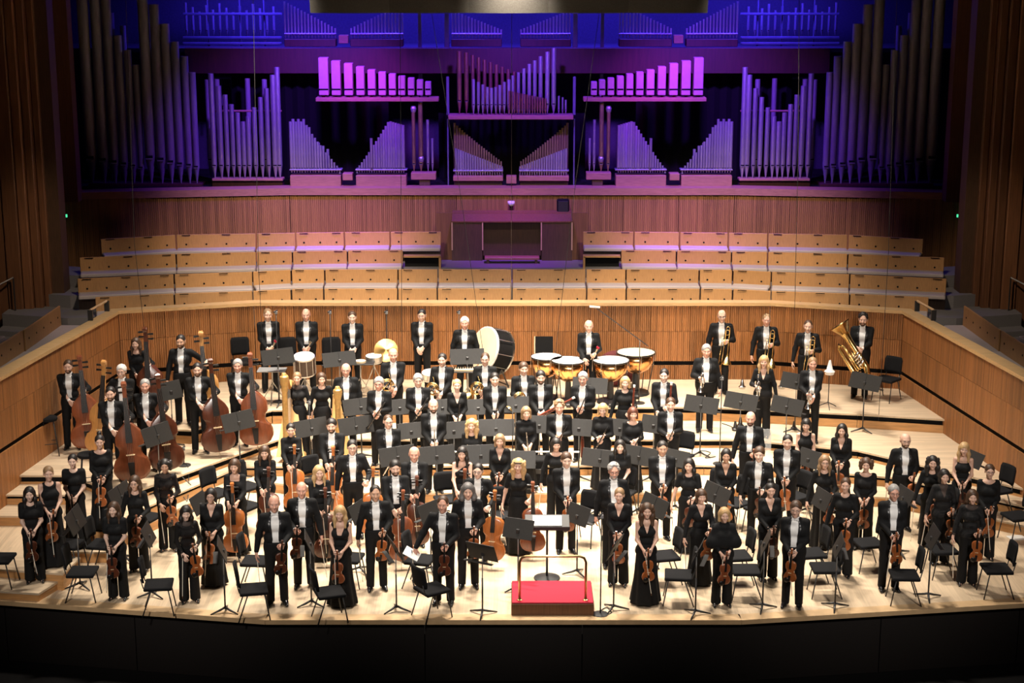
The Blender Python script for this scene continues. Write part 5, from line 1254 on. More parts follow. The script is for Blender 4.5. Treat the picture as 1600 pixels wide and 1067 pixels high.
# (px, py of crown, sex, height, pose, hair, colour, skin, outfit, fat, beard, glasses, section, instrument)
ROWS = [
 # double basses
 (106, 563, 'm', 1.80, 'bassB', 'short', 'brown', 1, T, 0, 'full', False, 'bass', ('bass', 'bassred')),
 (188, 547, 'm', 1.80, 'bassA', 'shortfull', 'white', 1, T, .01, 'mous', True, 'bass', ('bass', 'blond')),
 (212, 528, 'w', 1.68, 'bassB', 'long', 'brown', 1, ('trousers', LS, 'wide'), 0, None, False, 'bass', ('bass', 'cellodark')),
 (172, 605, 'm', 1.80, 'bassB', 'short', 'dark', 1, T, .01, 'full', False, 'bass', ('bass', 'bassred')),
 (226, 593, 'm', 1.78, 'bassB', 'short', 'grey', 4, T, .01, None, False, 'bass', ('bass', 'cellodark')),
 (282, 524, 'm', 1.84, 'bassO', 'short', 'dark', 3, T, 0, 'full', False, 'bass', ('bass', 'blond')),
 (308, 568, 'm', 1.80, 'bassB', 'short', 'dark', 1, T, 0, 'full', False, 'bass', ('bass', 'cellodark')),
 (371, 562, 'm', 1.76, 'bassB', 'swept', 'grey', 4, T, .01, None, False, 'bass', ('bass', 'bassred')),
 # percussion
 (418, 483, 'm', 1.82, 'clasp', 'recede', 'fair', 1, T, 0, None, False, 'perc', ('mallets',)),
 (478, 483, 'm', 1.82, 'clasp', 'bald', 'brown', 4, T, .03, None, False, 'perc', ('sticks',)),
 (550, 487, 'm', 1.76, 'clasp', 'short', 'brown', 2, T, 0, None, False, 'perc', None),
 (659, 484, 'm', 1.80, 'clasp', 'short', 'dark', 1, T, 0, None, True, 'perc', None),
 (726, 496, 'm', 1.78, 'side', 'swept', 'white', 4, T, .02, None, False, 'perc', None),
 (920, 501, 'm', 1.74, 'onebc', 'bald', 'brown', 1, T, .01, None, False, 'perc', ('mallets',)),
 # trombones and tuba
 (1128, 485, 'm', 1.84, 'trb', 'fringe_bald', 'brown', 1, T, .01, None, True, 'brass', ('trombone',)),
 (1198, 491, 'm', 1.80, 'trb', 'recede', 'fair', 4, T, .01, None, False, 'brass', ('trombone',)),
 (1263, 501, 'm', 1.78, 'trb', 'recede', 'brown', 1, T, 0, None, False, 'brass', ('trombone',)),
 (1349, 490, 'm', 1.84, 'tuba', 'curlyshort', 'dark', 1, T, .01, 'full', False, 'brass', ('tuba',)),
 # horns
 (540, 555, 'm', 1.80, 'side', 'fringe_bald', 'brown', 4, T, .04, None, True, 'horn', None),
 (614, 545, 'm', 1.84, 'horn', 'bald', 'fair', 4, T, .01, None, False, 'horn', ('horn',)),
 (691, 553, 'm', 1.78, 'horn', 'short', 'dark', 1, T, .01, None, False, 'horn', ('horn',)),
 (758, 552, 'm', 1.78, 'horn', 'recede', 'brown', 1, T, .01, None, True, 'horn', ('horn',)),
 (818, 553, 'm', 1.80, 'horn', 'shortfull', 'brown', 1, T, .02, None, False, 'horn', ('horn',)),
 # trumpets
 (1104, 539, 'm', 1.82, 'trumpet', 'swept', 'grey', 4, T, .045, None, False, 'trumpet', ('trumpet',)),
 (1194, 556, 'w', 1.70, 'trumpet', 'longfringe', 'blonde', 1, ('trousers', LS, 'v'), .02, None, False, 'trumpet', ('trumpet',)),
 (1270, 559, 'm', 1.74, 'horn', 'short', 'fair', 4, T, .01, None, False, 'trumpet', ('trumpet',)),
 # clarinets and bassoons
 (592, 590, 'm', 1.78, 'bothhi', 'shortfull', 'grey', 4, T, .01, None, True, 'wind2', ('clarinet',)),
 (653, 585, 'm', 1.78, 'bothhi', 'shortfull', 'grey', 1, T, .01, None, True, 'wind2', ('clarinet',)),
 (714, 593, 'w', 1.68, 'both', 'tied', 'blonde', 2, ('skirt', S3, 'v'), 0, None, False, 'wind2', ('clarinet',)),
 (773, 583, 'm', 1.78, 'both', 'short', 'dark', 1, T, .01, None, False, 'wind2', ('clarinet',)),
 (845, 580, 'm', 1.80, 'both', 'shortfull', 'dark', 1, T, 0, 'full', False, 'wind2', ('bassoon',)),
 (911, 582, 'm', 1.80, 'bothhi', 'shortfull', 'grey', 4, T, .02, 'mous', True, 'wind2', ('oboe',)),
 (977, 589, 'w', 1.68, 'oneb', 'bob', 'blonde', 2, ('skirt', LS, 'round'), .01, None, False, 'wind2', ('bassoon',)),
 (1038, 577, 'm', 1.80, 'onebc', 'short', 'dark', 2, T, .01, None, False, 'wind2', ('bassoon',)),
 # harps
 (464, 582, 'w', 1.70, 'side', 'tied', 'fair', 1, ('gown', S3, 'wide', 'lace'), 0, None, False, 'harp', None),
 (502, 583, 'w', 1.70, 'side', 'bob', 'brown', 1, ('gown', LS, 'round'), 0, None, False, 'harp', None),
 # flutes and oboes
 (606, 637, 'm', 1.76, 'both', 'recede', 'brown', 1, T, .01, None, True, 'wind1', ('flute',)),
 (677, 628, 'm', 1.82, 'both', 'fringe_bald', 'brown', 1, T, .01, 'full', False, 'wind1', ('flute',)),
 (737, 643, 'w', 1.68, 'both', 'longcurly', 'blonde', 1, ('skirt', LS, 'round'), 0, None, False, 'wind1', ('flute',)),
 (822, 636, 'w', 1.68, 'both', 'bob', 'fair', 1, ('skirt', S3, 'high'), 0, None, False, 'wind1', ('flute',)),
 (874, 630, 'm', 1.78, 'bothhi', 'curlyshort', 'fair', 4, T, 0, None, False, 'wind1', ('oboe',)),
 (942, 631, 'w', 1.68, 'bothhi', 'bobfringe', 'blonde', 1, ('skirt', LS, 'high'), .01, None, True, 'wind1', ('oboe',)),
 (989, 637, 'w', 1.66, 'bothhi', 'bobfringe', 'auburn', 1, ('skirt', LS, 'wide'), .03, None, False, 'wind1', ('oboe',)),
 (1048, 622, 'm', 1.78, 'bothhi', 'short', 'brown', 1, T, .01, None, False, 'wind1', ('oboe',)),
 # cellos
 (366, 718, 'w', 1.70, 'celloF', 'bobfringe', 'brown', 1, ('skirt', S3, 'square'), .03, None, False, 'cello', ('cello', 'cello')),
 (413, 697, 'w', 1.68, 'celloF', 'longfringe', 'brown', 1, ('trousers', LS, 'high'), 0, None, False, 'cello', ('cello', 'cellodark')),
 (454, 662, 'w', 1.70, 'celloF', 'tied', 'dark', 1, ('trousers', LS, 'high'), 0, None, False, 'cello', ('cello', 'cello')),
 (498, 728, 'w', 1.68, 'celloF', 'long', 'blonde', 1, ('skirt', S3, 'round'), 0, None, False, 'cello', ('cello', 'cellodark')),
 (518, 655, 'm', 1.80, 'celloF', 'shortfull', 'dark', 1, T, 0, 'full', False, 'cello', ('cello', 'cello')),
 (550, 688, 'm', 1.80, 'celloB', 'short', 'dark', 1, T, .01, None, True, 'cello', ('cello', 'cello')),
 (617, 720, 'm', 1.80, 'celloF', 'shortfull', 'dark', 1, T, .01, 'full', False, 'cello', ('cello', 'bassred')),
 (647, 699, 'm', 1.80, 'celloF', 'fringe_bald', 'pepper', 4, T, 0, None, False, 'cello', ('cello', 'cellodark')),
 # centre strings
 (722, 699, 'w', 1.68, 'celloF', 'long', 'dark', 1, ('gown', -1, 'shoulder', 'headband'), 0, None, False, 'centre', ('cello', 'bassred')),
 (747, 725, 'm', 1.74, 'celloB', 'short', 'dark', 2, T, 0, None, True, 'centre', ('cello', 'cello')),
 (781, 679, 'w', 1.68, 'both', 'bob', 'fair', 1, ('trousers', LS, 'v'), .01, None, False, 'centre', ('viola', 'bassred')),
 (810, 717, 'w', 1.70, 'celloB', 'longcurly', 'blonde', 1, ('gown', SS, 'wide', 'headband'), .01, None, False, 'centre', ('cello', 'bassred')),
 (869, 685, 'w', 1.66, 'oneb', 'bobfringe', 'dark', 1, ('trousers', LS, 'wide'), 0, None, False, 'centre', ('viola', 'cellodark')),
 (885, 708, 'm', 1.80, 'both', 'shortfull', 'brown', 2, T, 0, None, False, 'centre', ('viola', 'violin')),
 (959, 725, 'm', 1.82, 'side', 'curlyshort', 'grey', 4, T, .04, 'full', True, 'centre', None),
 (969, 688, 'w', 1.64, 'clasp', 'long', 'dark', 2, ('trousers', SS, 'high'), 0, None, False, 'centre', None),
 (1035, 690, 'm', 1.80, 'both', 'short', 'dark', 3, T, .01, None, False, 'centre', ('viola', 'violin')),
 # left violins
 (45, 757, 'w', 1.62, 'both', 'long', 'dark', 2, ('trousers', SS, 'round'), 0, None, False, 'lfront', ('violin', 'cellodark')),
 (177, 785, 'w', 1.64, 'both', 'long', 'brown', 2, ('trousers', SS, 'high'), 0, None, False, 'lfront', ('violin', 'cellodark')),
 (290, 791, 'w', 1.62, 'onebc', 'longfringe', 'dark', 2, ('trousers', LS, 'wide', 'lace'), 0, None, False, 'lfront', ('violin', 'violin')),
 (329, 764, 'w', 1.66, 'both', 'bob', 'dark', 1, ('skirt', S3, 'v'), .02, None, True, 'lfront', ('violin', 'violin')),
 (428, 775, 'm', 1.82, 'oneb', 'fringe_bald', 'grey', 4, T, .01, None, False, 'lfront', ('violin', 'cellodark')),
 (471, 754, 'm', 1.80, 'onea', 'fringe_bald', 'pepper', 4, T, .01, None, False, 'lfront', ('violin', 'cellodark')),
 (531, 791, 'w', 1.66, 'both', 'longfringe', 'blonde', 1, ('gown', -1, 'strap'), 0, None, False, 'lfront', ('violin', 'bassred')),
 (586, 759, 'm', 1.78, 'oneb', 'recede', 'dark', 3, T, 0, None, False, 'lfront', ('violin', 'violin')),
 (692, 776, 'm', 1.80, 'leader', 'recede', 'brown', 4, T, .01, None, False, 'lfront', ('violin', 'cellodark')),
 (731, 756, 'm', 1.78, 'oneb', 'mane', 'pepper', 1, T, 0, None, False, 'lfront', ('violin', 'violin')),
 (75, 729, 'w', 1.70, 'both', 'tied', 'fair', 1, ('gown', 0, 'round'), .01, None, False, 'lback', ('violin', 'violin')),
 (113, 710, 'w', 1.66, 'both', 'tied', 'dark', 2, ('skirt', SS, 'round'), 0, None, False, 'lback', ('violin', 'cellodark')),
 (155, 680, 'w', 1.68, 'both', 'bun', 'dark', 1, ('gown', LS, 'wide'), .01, None, False, 'lback', ('violin', 'violin')),
 (210, 744, 'w', 1.68, 'oneb', 'long', 'brown', 1, ('trousers', LS, 'round'), 0, None, True, 'lback', ('violin', 'bassred')),
 (257, 718, 'w', 1.66, 'onebc', 'curlybob', 'dark', 3, ('trousers', LS, 'wide', 'lace'), 0, None, False, 'lback', ('violin', 'violin')),
 # right violins and violas
 (968, 763, 'w', 1.68, 'both', 'tied', 'fair', 1, ('trousers', LS, 'v'), 0, None, False, 'rfront', ('violin', 'violin')),
 (1011, 787, 'w', 1.68, 'both', 'longcurly', 'brown', 1, ('gown', 0, 'v'), 0, None, False, 'rfront', ('violin', 'violin')),
 (1096, 765, 'w', 1.64, 'oneb', 'bobfringe', 'brown', 1, ('skirt', LS, 'v'), 0, None, False, 'rfront', ('violin', 'violin')),
 (1132, 794, 'w', 1.64, 'both', 'bob', 'blonde', 1, ('trousers', S3, 'round', 'cape'), .01, None, False, 'rfront', ('violin', 'bassred')),
 (1204, 755, 'w', 1.68, 'both', 'bun', 'dark', 1, ('trousers', LS, 'v'), .01, None, False, 'rfront', ('violin', 'cellodark')),
 (1244, 784, 'm', 1.76, 'both', 'shortfull', 'brown', 1, T, .02, None, True, 'rfront', ('violin', 'violin')),
 (1322, 747, 'w', 1.72, 'oneb', 'short', 'brown', 1, ('trousers', LS, 'round'), .01, None, False, 'rfront', ('violin', 'violin')),
 (1397, 758, 'm', 1.80, 'both', 'short', 'grey', 4, T, .02, None, True, 'rfront', ('violin', 'violin')),
 (1520, 766, 'w', 1.64, 'oneb', 'bob', 'brown', 1, ('trousers', S3, 'wide', 'lace'), 0, None, False, 'rfront', ('violin', 'violin')),
 (1077, 717, 'w', 1.68, 'oneb', 'long', 'dark', 1, ('skirt', SS, 'round'), 0, None, False, 'rmid', ('violin', 'cellodark')),
 (1135, 702, 'w', 1.66, 'both', 'bob', 'dark', 3, ('skirt', S3, 'v'), 0, None, False, 'rmid', ('viola', 'cello')),
 (1187, 699, 'm', 1.78, 'oneb', 'shortfull', 'brown', 2, T, 0, None, False, 'rmid', ('violin', 'cellodark')),
 (1289, 712, 'w', 1.68, 'oneb', 'long', 'fair', 1, ('skirt', LS, 'round'), 0, None, True, 'rmid', ('violin', 'violin')),
 (1354, 716, 'w', 1.66, 'both', 'curlybob', 'brown', 1, ('trousers', S3, 'wide'), 0, None, False, 'rmid', ('violin', 'violin')),
 (1458, 713, 'w', 1.66, 'oneb', 'longcurly', 'dark', 1, ('trousers', LS, 'round'), 0, None, False, 'rmid', ('violin', 'bassred')),
 (1476, 734, 'w', 1.68, 'oneb', 'bob', 'dark', 1, ('trousers', S3, 'v', 'lace'), .01, None, False, 'rmid', ('violin', 'violin')),
 (1547, 726, 'w', 1.70, 'both', 'tied', 'brown', 1, ('trousers', LS, 'wide'), .01, None, True, 'rmid', ('violin', 'violin')),
 (1173, 644, 'm', 1.82, 'oneb', 'fringe_bald', 'brown', 4, T, .01, 'full', False, 'rback', ('viola', 'bassred')),
 (1231, 680, 'm', 1.80, 'both', 'short', 'dark', 1, T, 0, None, False, 'rback', ('viola', 'violin')),
 (1260, 655, 'w', 1.66, 'both', 'bobfringe', 'dark', 1, ('skirt', 0, 'round'), .01, None, False, 'rback', ('viola', 'violin')),
 (1316, 663, 'w', 1.68, 'both', 'long', 'dark', 1, ('gown', LS, 'v'), .01, None, False, 'rback', ('viola', 'violin')),
 (1415, 678, 'm', 1.80, 'oneb', 'fringe_bald', 'brown', 1, T, .01, 'full', True, 'rback', ('violin', 'violin')),
 (1507, 692, 'w', 1.66, 'both', 'longfringe', 'blonde', 1, ('skirt', 0, 'square'), 0, None, False, 'rback', ('violin', 'cellodark')),
]
SECN = dict(bass='the double bass players', perc='the back row percussionists', brass='the trombones and tuba', horn='the horn players', trumpet='the trumpet players', wind2='the upper woodwind row',
            wind1='the lower woodwind row', harp='the two harpists', cello='the left cellos', centre='the centre strings', lfront='the front left violins', lback='the rear left violins', rfront='the front right violins', rmid='the middle right strings', rback='the rear right strings')
for r in ROWS: r_ = r
order = {}
for sec in SECN:
    for i, r in enumerate(sorted([r for r in ROWS if r[12] == sec], key=lambda r: r[0])): order[id(r)] = ordn[i]
def loc_of(d, p):                              # person-local point (1.75 m figure) to world
    k = d['k']; c, s = math.cos(d['yaw']), math.sin(d['yaw']); x, y, z = p[0]*k, p[1]*k, p[2]*k
    return Vector((d['x']+x*c-y*s, d['y']+x*s+y*c, d['z']+z))
def grip(d, sd):
    S, E, W = d['J'][sd]; u = (W-E)/np.linalg.norm(W-E); s = -1 if sd == 'a' else 1
    u = u+np.array((-s*0.25, 0, -0.55)) if W[1] < -0.15 else u+np.array((0, -0.1, -0.5)); u = u/np.linalg.norm(u)
    return W+u*0.085
OUTN = {'trousers': 'black top and trousers', 'skirt': 'black top and long skirt', 'gown': 'long black gown'}
def arm_len(kind): return {'violin': 0.43, 'viola': 0.49}[kind]
for r in ROWS:
    px, py, sex, hgt, pose, hair, hc, skin, outfit, fat, beard, gl, sec, ins = r
    d = person(px, py, sex, hgt, pose, hair, hc, skin, None, outfit, fat, beard, gl, None, sec)
    who = '%s from left of %s' % (order[id(r)], SECN[sec].replace('the ', '')); d['who'] = who
    what = 'black tailcoat' if outfit is None else OUTN[outfit[0]]
    hold = {None: 'standing'}.get(ins[0] if ins else None, 'holding %s' % {'bass': 'double bass'}.get(ins[0], ins[0]) if ins else '')
    tag(d['o'], 'person in %s %s, %s' % (what, hold, who), 'person', 'orchestra musicians')
    if not ins: continue
    kind = ins[0]; yaw = d['yaw']; j = random.uniform
    ga, gb = grip(d, 'a'), grip(d, 'b')
    lab = lambda n: '%s held by person %s' % (n, who)
    VN = {'violin': 'red-brown', 'cellodark': 'dark brown', 'bassred': 'deep red', 'cello': 'orange-brown', 'blond': 'blond'}
    if kind in ('violin', 'viola'):
        g = gb if pose in ('oneb', 'onebc', 'leader') else (ga if pose == 'onea' else (ga+gb)/2)
        tilt = j(-0.10, 0.10); n = arm_len(kind)
        p = loc_of(d, (g[0]+math.sin(tilt)*n*-1.0/d['k'], g[1]+0.012-0.01, g[2]-n*math.cos(tilt)/d['k']))
        strings_thing(kind, p, (0.06, tilt, yaw+j(-0.25, 0.25)), ins[1], lab('%s %s' % (VN[ins[1]], kind)), 'violins and violas')
        hb = ga if pose != 'onea' else gb
        if pose in ('oneb',): b = loc_of(d, (ga[0]+0.01, ga[1]-0.01, ga[2]+0.05)); rot = (j(0.05, 0.2), j(-0.1, 0.1), yaw)
        else: b = loc_of(d, (hb[0]-0.035, hb[1]-0.035, hb[2]+0.07)); rot = (j(-0.05, 0.06), j(-0.18, 0.12), yaw)
        if b.z-0.75 < d['z']: b.z = d['z']+0.76
        thing('bow', b, rot, BOW, lab('thin %s bow' % kind), 'bow', 'bows')
    elif kind == 'cello':
        if pose == 'celloF': q = (0.04, -0.40); 
        else: q = (0.30, -0.36)
        p = loc_of(d, (q[0], q[1], 0)); p.z = d['z']+0.165
        OCC.append((p.x, p.y, 0.22)); strings_thing('cello', p, (-0.13, j(-0.04, 0.05), yaw+j(-0.2, 0.2)), ins[1], lab(VN[ins[1]]+' cello'), 'cellos')
        b = loc_of(d, (ga[0]-0.02, ga[1]-0.05, ga[2]+0.05))
        if pose == 'celloF': b = loc_of(d, (-0.02, ga[1]-0.13, ga[2]+0.05))
        if b.z-0.74 < d['z']: b.z = d['z']+0.75
        thing('bow', b, (j(0.0, 0.08), j(-0.15, 0.1), yaw), BOW, lab('thin cello bow'), 'bow', 'bows')
    elif kind == 'bass':
        s = -1 if pose == 'bassA' else 1; q = (s*0.36, -0.34) if pose != 'bassO' else (0.52, -0.22)
        p = loc_of(d, (q[0], q[1], 0)); p.z = d['z']+0.105
        OCC.append((p.x, p.y, 0.30)); strings_thing('bass', p, (-0.12, -s*0.05, yaw+s*j(0.0, 0.25)), ins[1], lab(VN[ins[1]]+' double bass'), 'double basses')
    elif kind in ('mallets', 'sticks'):
        mm = MB().tube([(0, 0, -0.12), (0, 0, 0.22)], 0.006, 6).mesh('shaft', M['maple']); hd = MB().lathe([(0, 0.20), (0.016, 0.21), (0.018, 0.235), (0.01, 0.255), (0, 0.256)] if kind == 'mallets' else [(0, 0.215), (0.007, 0.22), (0.007, 0.232), (0, 0.236)], 10).mesh('tip', M['red'] if kind == 'mallets' else M['maple'], True)
        for i in (0, 1): thing('mallet' if kind == 'mallets' else 'drumstick', loc_of(d, (gb[0]+0.02*i, gb[1]-0.03, gb[2]+0.02)), (0.4, 0.5-0.25*i, yaw), [('shaft', mm, None), ('tip', hd, None)], '%s %s in the hands of person %s' % (('upright', 'tilted')[i], 'mallet' if kind == 'mallets' else 'drumstick', who), kind[:-1], 'sticks and mallets')
    elif kind == 'trumpet':
        g = ga; p = loc_of(d, (g[0]-0.02, g[1]-0.02, g[2]))
        thing('trumpet', p, (0.12, 0.08, yaw-0.5), PROTO['trumpet'], lab('silver trumpet'), 'trumpet', 'trumpets')
    elif kind == 'trombone':
        p = loc_of(d, (gb[0], gb[1]-0.03, gb[2]+0.02)); thing('trombone', p, (0.05, 0.06, yaw+j(-0.4, 0.3)), PROTO['trombone'], lab('brass trombone'), 'trombone', 'trombones')
    elif kind == 'tuba':
        p = loc_of(d, (-0.14, -0.40, 1.00)); thing('tuba', p, (-0.15, -0.62, yaw), PROTO['tuba'], lab('brass tuba'), 'tuba', None, 1.22)
    elif kind == 'horn':
        p = loc_of(d, (-0.14, -0.31, 1.12)); thing('french_horn', p, (0.1, 0.35, yaw+j(-0.3, 0.3)), PROTO['horn'], lab('brass horn'), 'horn', 'horns')
    elif kind in ('clarinet', 'oboe', 'flute'):
        g = (ga+gb)/2; tl = {'bothhi': j(0.35, 0.6), 'both': j(-0.1, 0.5)}.get(pose, 0.3); c = 0.30
        p = loc_of(d, (g[0]-math.sin(tl)*c, g[1]-0.02, g[2]-math.cos(tl)*c))
        thing(kind, p, (0.10, tl, yaw), PROTO[kind], lab({'clarinet': 'black clarinet', 'oboe': 'black oboe', 'flute': 'silver flute'}[kind]), kind, 'woodwinds')
    elif kind == 'bassoon':
        if pose == 'both': p = loc_of(d, (-0.48, -0.30, 0.72)); rot = (0.1, 1.05, yaw)
        else: p = loc_of(d, (gb[0]+0.04, gb[1]-0.03, 0.34)); rot = (0.05, 0.05, yaw)
        thing('bassoon', p, rot, PROTO['bassoon'], lab('red-brown bassoon'), 'bassoon', 'bassoons')
# ---- near(): label things by the closest player
USED = {}
def near(x, y, cat):
    for d in sorted(PEOPLE, key=lambda d: (d['x']-x)**2+(d['y']-y)**2):
        if (cat, d['who']) not in USED: USED[(cat, d['who'])] = 1; return d['who']
def face_conductor(x, y): return math.atan2(x-0.0, -(1.0-y)) if False else math.atan2(-(x-0.0), (y-1.0))
def settle(px, py, hs, rad, soft=1.0):
    """nudge a photo placement until it stands clear of its neighbours"""
    best = None
    for h in hs:
        for dx in (0, -7, 7, -14, 14, -21, 21):
            for dy in (0, -5, 5, -10, 10):
                x, y, z = place(px+dx, py+dy, h); pen = 0
                for (ox, oy, orr) in OCC:
                    g = orr+rad-math.hypot(ox-x, oy-y)
                    if g > 0: pen += g
                for zz, poly in LEV:          # keep the feet off the riser edges
                    if abs(level(x+0.2, y)-z) > 1e-3 or abs(level(x-0.2, y)-z) > 1e-3 or abs(level(x, y-0.2)-z) > 1e-3 or abs(level(x, y+0.2)-z) > 1e-3: pen += 0.02
                c = pen*60+(abs(dx)+abs(dy))*0.12*soft+abs(h-hs[0])*6
                if best is None or c < best[0]: best = (c, x, y, z, h)
    OCC.append((best[1], best[2], rad)); return best[1:]
# ---- harps
for px, py, rz in ((444, 590, 0.12), (527, 595, 0.3)):
    x, y, z = place(px, py, 1.86); OCC.append((x, y+0.25, 0.35)); thing('harp', (x, y, z), (0, 0, rz), PROTO['harp'], 'golden concert harp %s' % ('left of the leftmost harpist' if px < 500 else 'in front of the right harpist'), 'harp', 'harps', 1.05)
# ---- conductor's podium, rail and desk
xa, ya = at(799, 962, 0); xb, _ = at(928, 962, 0); _, y2 = at(860, 907, 0.22); W_ = xb-xa; xc = (xa+xb)/2
o = tag(empty('podium', (xc, ya+(y2-ya)/2, 0)), 'conductor podium with red carpet top and brass rail at the stage front', 'podium')
dp = (y2-ya)/2
MB().bevbox((0, 0, 0.10), (W_/2, dp, 0.10), 0.01).build('plinth', M['redwood'], o); MB().bevbox((0, 0, 0.21), (W_/2-0.01, dp-0.01, 0.012), 0.006).build('carpet', M['red'], o)
rx = W_/2-0.13; yr = -dp+0.10
MB().tube([(-rx, yr, 0.2), (-rx, yr, 0.86), (-rx+0.03, yr, 0.93), (-rx+0.10, yr, 0.96), (rx-0.10, yr, 0.96), (rx-0.03, yr, 0.93), (rx, yr, 0.86), (rx, yr, 0.2)], 0.021, 10).build('rail', M['brassrail'], o, True)
for s in (-1, 1): MB().lathe([(0.045, 0.215), (0.045, 0.235), (0.025, 0.245)], 12, (s*rx, yr, 0)).build('flange', M['brassrail'], o, 'auto')
x, y, z = place(855, 815, 1.0)
o = tag(empty('conductor_stand', (x, y, z)), 'wide black conductor desk with open score behind the podium', 'music stand')
MB().bevbox((0, 0, 1.0), (0.37, 0.20, 0.012), 0.008, Matrix.Rotation(0.25, 3, 'X')).build('desk', M['desk'], o); MB().box((0, -0.21, 0.955), (0.37, 0.01, 0.03)).build('lip', M['blackmetal'], o)
MB().tube([(0, 0, 0.03), (0, 0, 1.0)], 0.02, 8).build('post', M['blackmetal'], o, True); MB().lathe([(0, 0), (0.22, 0), (0.22, 0.02), (0.03, 0.05), (0, 0.05)], 16).build('base', M['blackmetal'], o, 'auto')
o2 = tag(empty('score', (x, y, z+1.0)), 'open white score lying on the conductor desk', 'score')
for s in (-1, 1): MB().bevbox((s*0.12, -0.01, 0.022), (0.118, 0.15, 0.005), 0.003, Matrix.Rotation(0.25, 3, 'X')).build('page', M['paper'], o2)
# leader's papers
d = [d for d in PEOPLE if d['pose'] == 'leader'][0]; g = grip(d, 'a'); p = loc_of(d, (g[0]-0.04, g[1]-0.03, g[2]+0.01))
o = MB().bevbox((0, 0, 0), (0.13, 0.09, 0.006), 0.003).build('sheet_music', M['paper'], None, False, p, (0.5, 0.5, d['yaw'])); tag(o, 'white folded sheet music held out by the violinist beside the podium', 'paper')
x, y, z = place(1592, 797, 0.52); o = MB().bevbox((0, 0, 0), (0.15, 0.11, 0.008), 0.003).build('sheet_music', M['paper'], None, False, (x, y, z+0.0), (0, 0, 0.2)); tag(o, 'white sheet music lying on a chair at the right edge', 'paper')
# ---- percussion
def pos_at(px, py, hgt): return place(px, py, hgt)
for i, (px, py, R_, skin) in enumerate(((854, 557, 0.33, 'drumskin'), (889, 570, 0.36, 'drumskin'), (956, 569, 0.385, 'drumskin'), (986, 554, 0.415, 'calf'))):
    x, y = at(px, py, Z4+0.92); y = max(y, 9.28+R_*0.75); z = Z4; x += 0.12*(i == 3); y += 0.22*(i == 3); OCC.append((x, y, R_)); tm = thing('timpano', (x, y, z), (0, 0, 0), timpano(R_, 0.42+0.1*(R_-0.33), skin), 'copper kettle drum, %s of the four timpani from left' % ordn[i], 'timpani', 'timpani'); tm.scale = (1, 1, 0.92/0.87)
x, y, z = place(770, 548, 0.80)
o = tag(empty('bass_drum', (x, y, z), -0.98), 'large tilted bass drum with cream skin and black shell', 'drum'); RT = Matrix.Rotation(math.radians(72), 3, 'X')
def rot_l(prof, m, nm, n=32, c=(0, 0, 0.80)): return MB().lathe(prof, n, c, RT).build(nm, m, o, 'auto')
rot_l([(0.47, -0.24), (0.47, 0.24)], M['black'], 'shell'); rot_l([(0, 0.25), (0.475, 0.25), (0.475, 0.243), (0, 0.243)], M['calf2'], 'front_skin'); rot_l([(0, -0.243), (0.475, -0.243), (0.475, -0.25), (0, -0.25)], M['calf2'], 'rear_skin')
for zz in (-0.23, 0.20): rot_l([(0.472, zz), (0.50, zz), (0.50, zz+0.04), (0.472, zz+0.04)], M['steel'] if zz < 0 else M['white'], 'hoop')
for k in range(10):
    a = 2*PI*k/10; q = [RT @ Vector((0.51*math.cos(a), 0.51*math.sin(a), t))+Vector((0, 0, 0.80)) for t in (-0.22, 0.22)]; MB().tube(q, 0.009, 6).build('tension_rod', M['steel'], o)
for s in (-1, 1): MB().tube([(s*0.30, 0.22, 0.0), (s*0.34, 0.0, 0.45)], 0.018, 7).build('stand_leg', M['blackmetal'], o); MB().tube([(s*0.30, -0.25, 0.0), (s*0.34, 0.0, 0.45)], 0.018, 7).build('stand_leg', M['blackmetal'], o)
MB().tube([(-0.30, 0.22, 0.05), (0.30, 0.22, 0.05)], 0.015, 7).build('stand_bar', M['blackmetal'], o)
def drum(px, py, R_, h, lab, tilt=0.0, shell='drumshell', zt=0.85):
    x, y, z = place(px, py, zt); o = tag(empty('drum', (x, y, z)), lab, 'drum', 'small drums'); RT = Matrix.Rotation(tilt, 3, 'X'); c = (0, 0, zt)
    MB().lathe([(R_, -h), (R_, 0)], 24, c, RT).build('shell', M[shell], o, 'auto'); MB().lathe([(0, 0.004), (R_*1.0, 0.004), (R_, -0.002), (0, -0.002)], 24, c, RT).build('drum_head', M['drumskin'], o, 'auto')
    for zz in (0.0, -h+0.02): MB().lathe([(R_, zz-0.02), (R_*1.05, zz-0.02), (R_*1.05, zz+0.008), (R_, zz+0.008)], 24, c, RT).build('hoop', M['steel'], o, 'auto')
    for k in range(10):
        a = 2*PI*k/10; q = [RT @ Vector((R_*1.06*math.cos(a), R_*1.06*math.sin(a), t))+Vector(c) for t in (-0.01, -h+0.01)]; MB().tube(q, 0.006, 5).build('tension_rod', M['steel'], o)
    for k in range(3):
        a = 2*PI*k/3+0.5; MB().tube([(0, 0, zt-h-0.08), (0.30*math.cos(a), 0.30*math.sin(a), 0)], 0.010, 6).build('stand_leg', M['steel'], o)
    MB().tube([(0, 0, zt-h-0.25), (0, 0, zt-h)], 0.014, 6).build('stand_post', M['steel'], o); return o
drum(475, 557, 0.22, 0.40, 'deep dark tenor drum with white head on a stand', 0.25, 'drumshell', 0.98); drum(584, 556, 0.17, 0.14, 'snare drum with white head beside the percussion table', 0.1, 'steel', 0.86); drum(672, 582, 0.17, 0.15, 'shallow snare drum with white head behind the horns', 0.2, 'steel', 0.75)
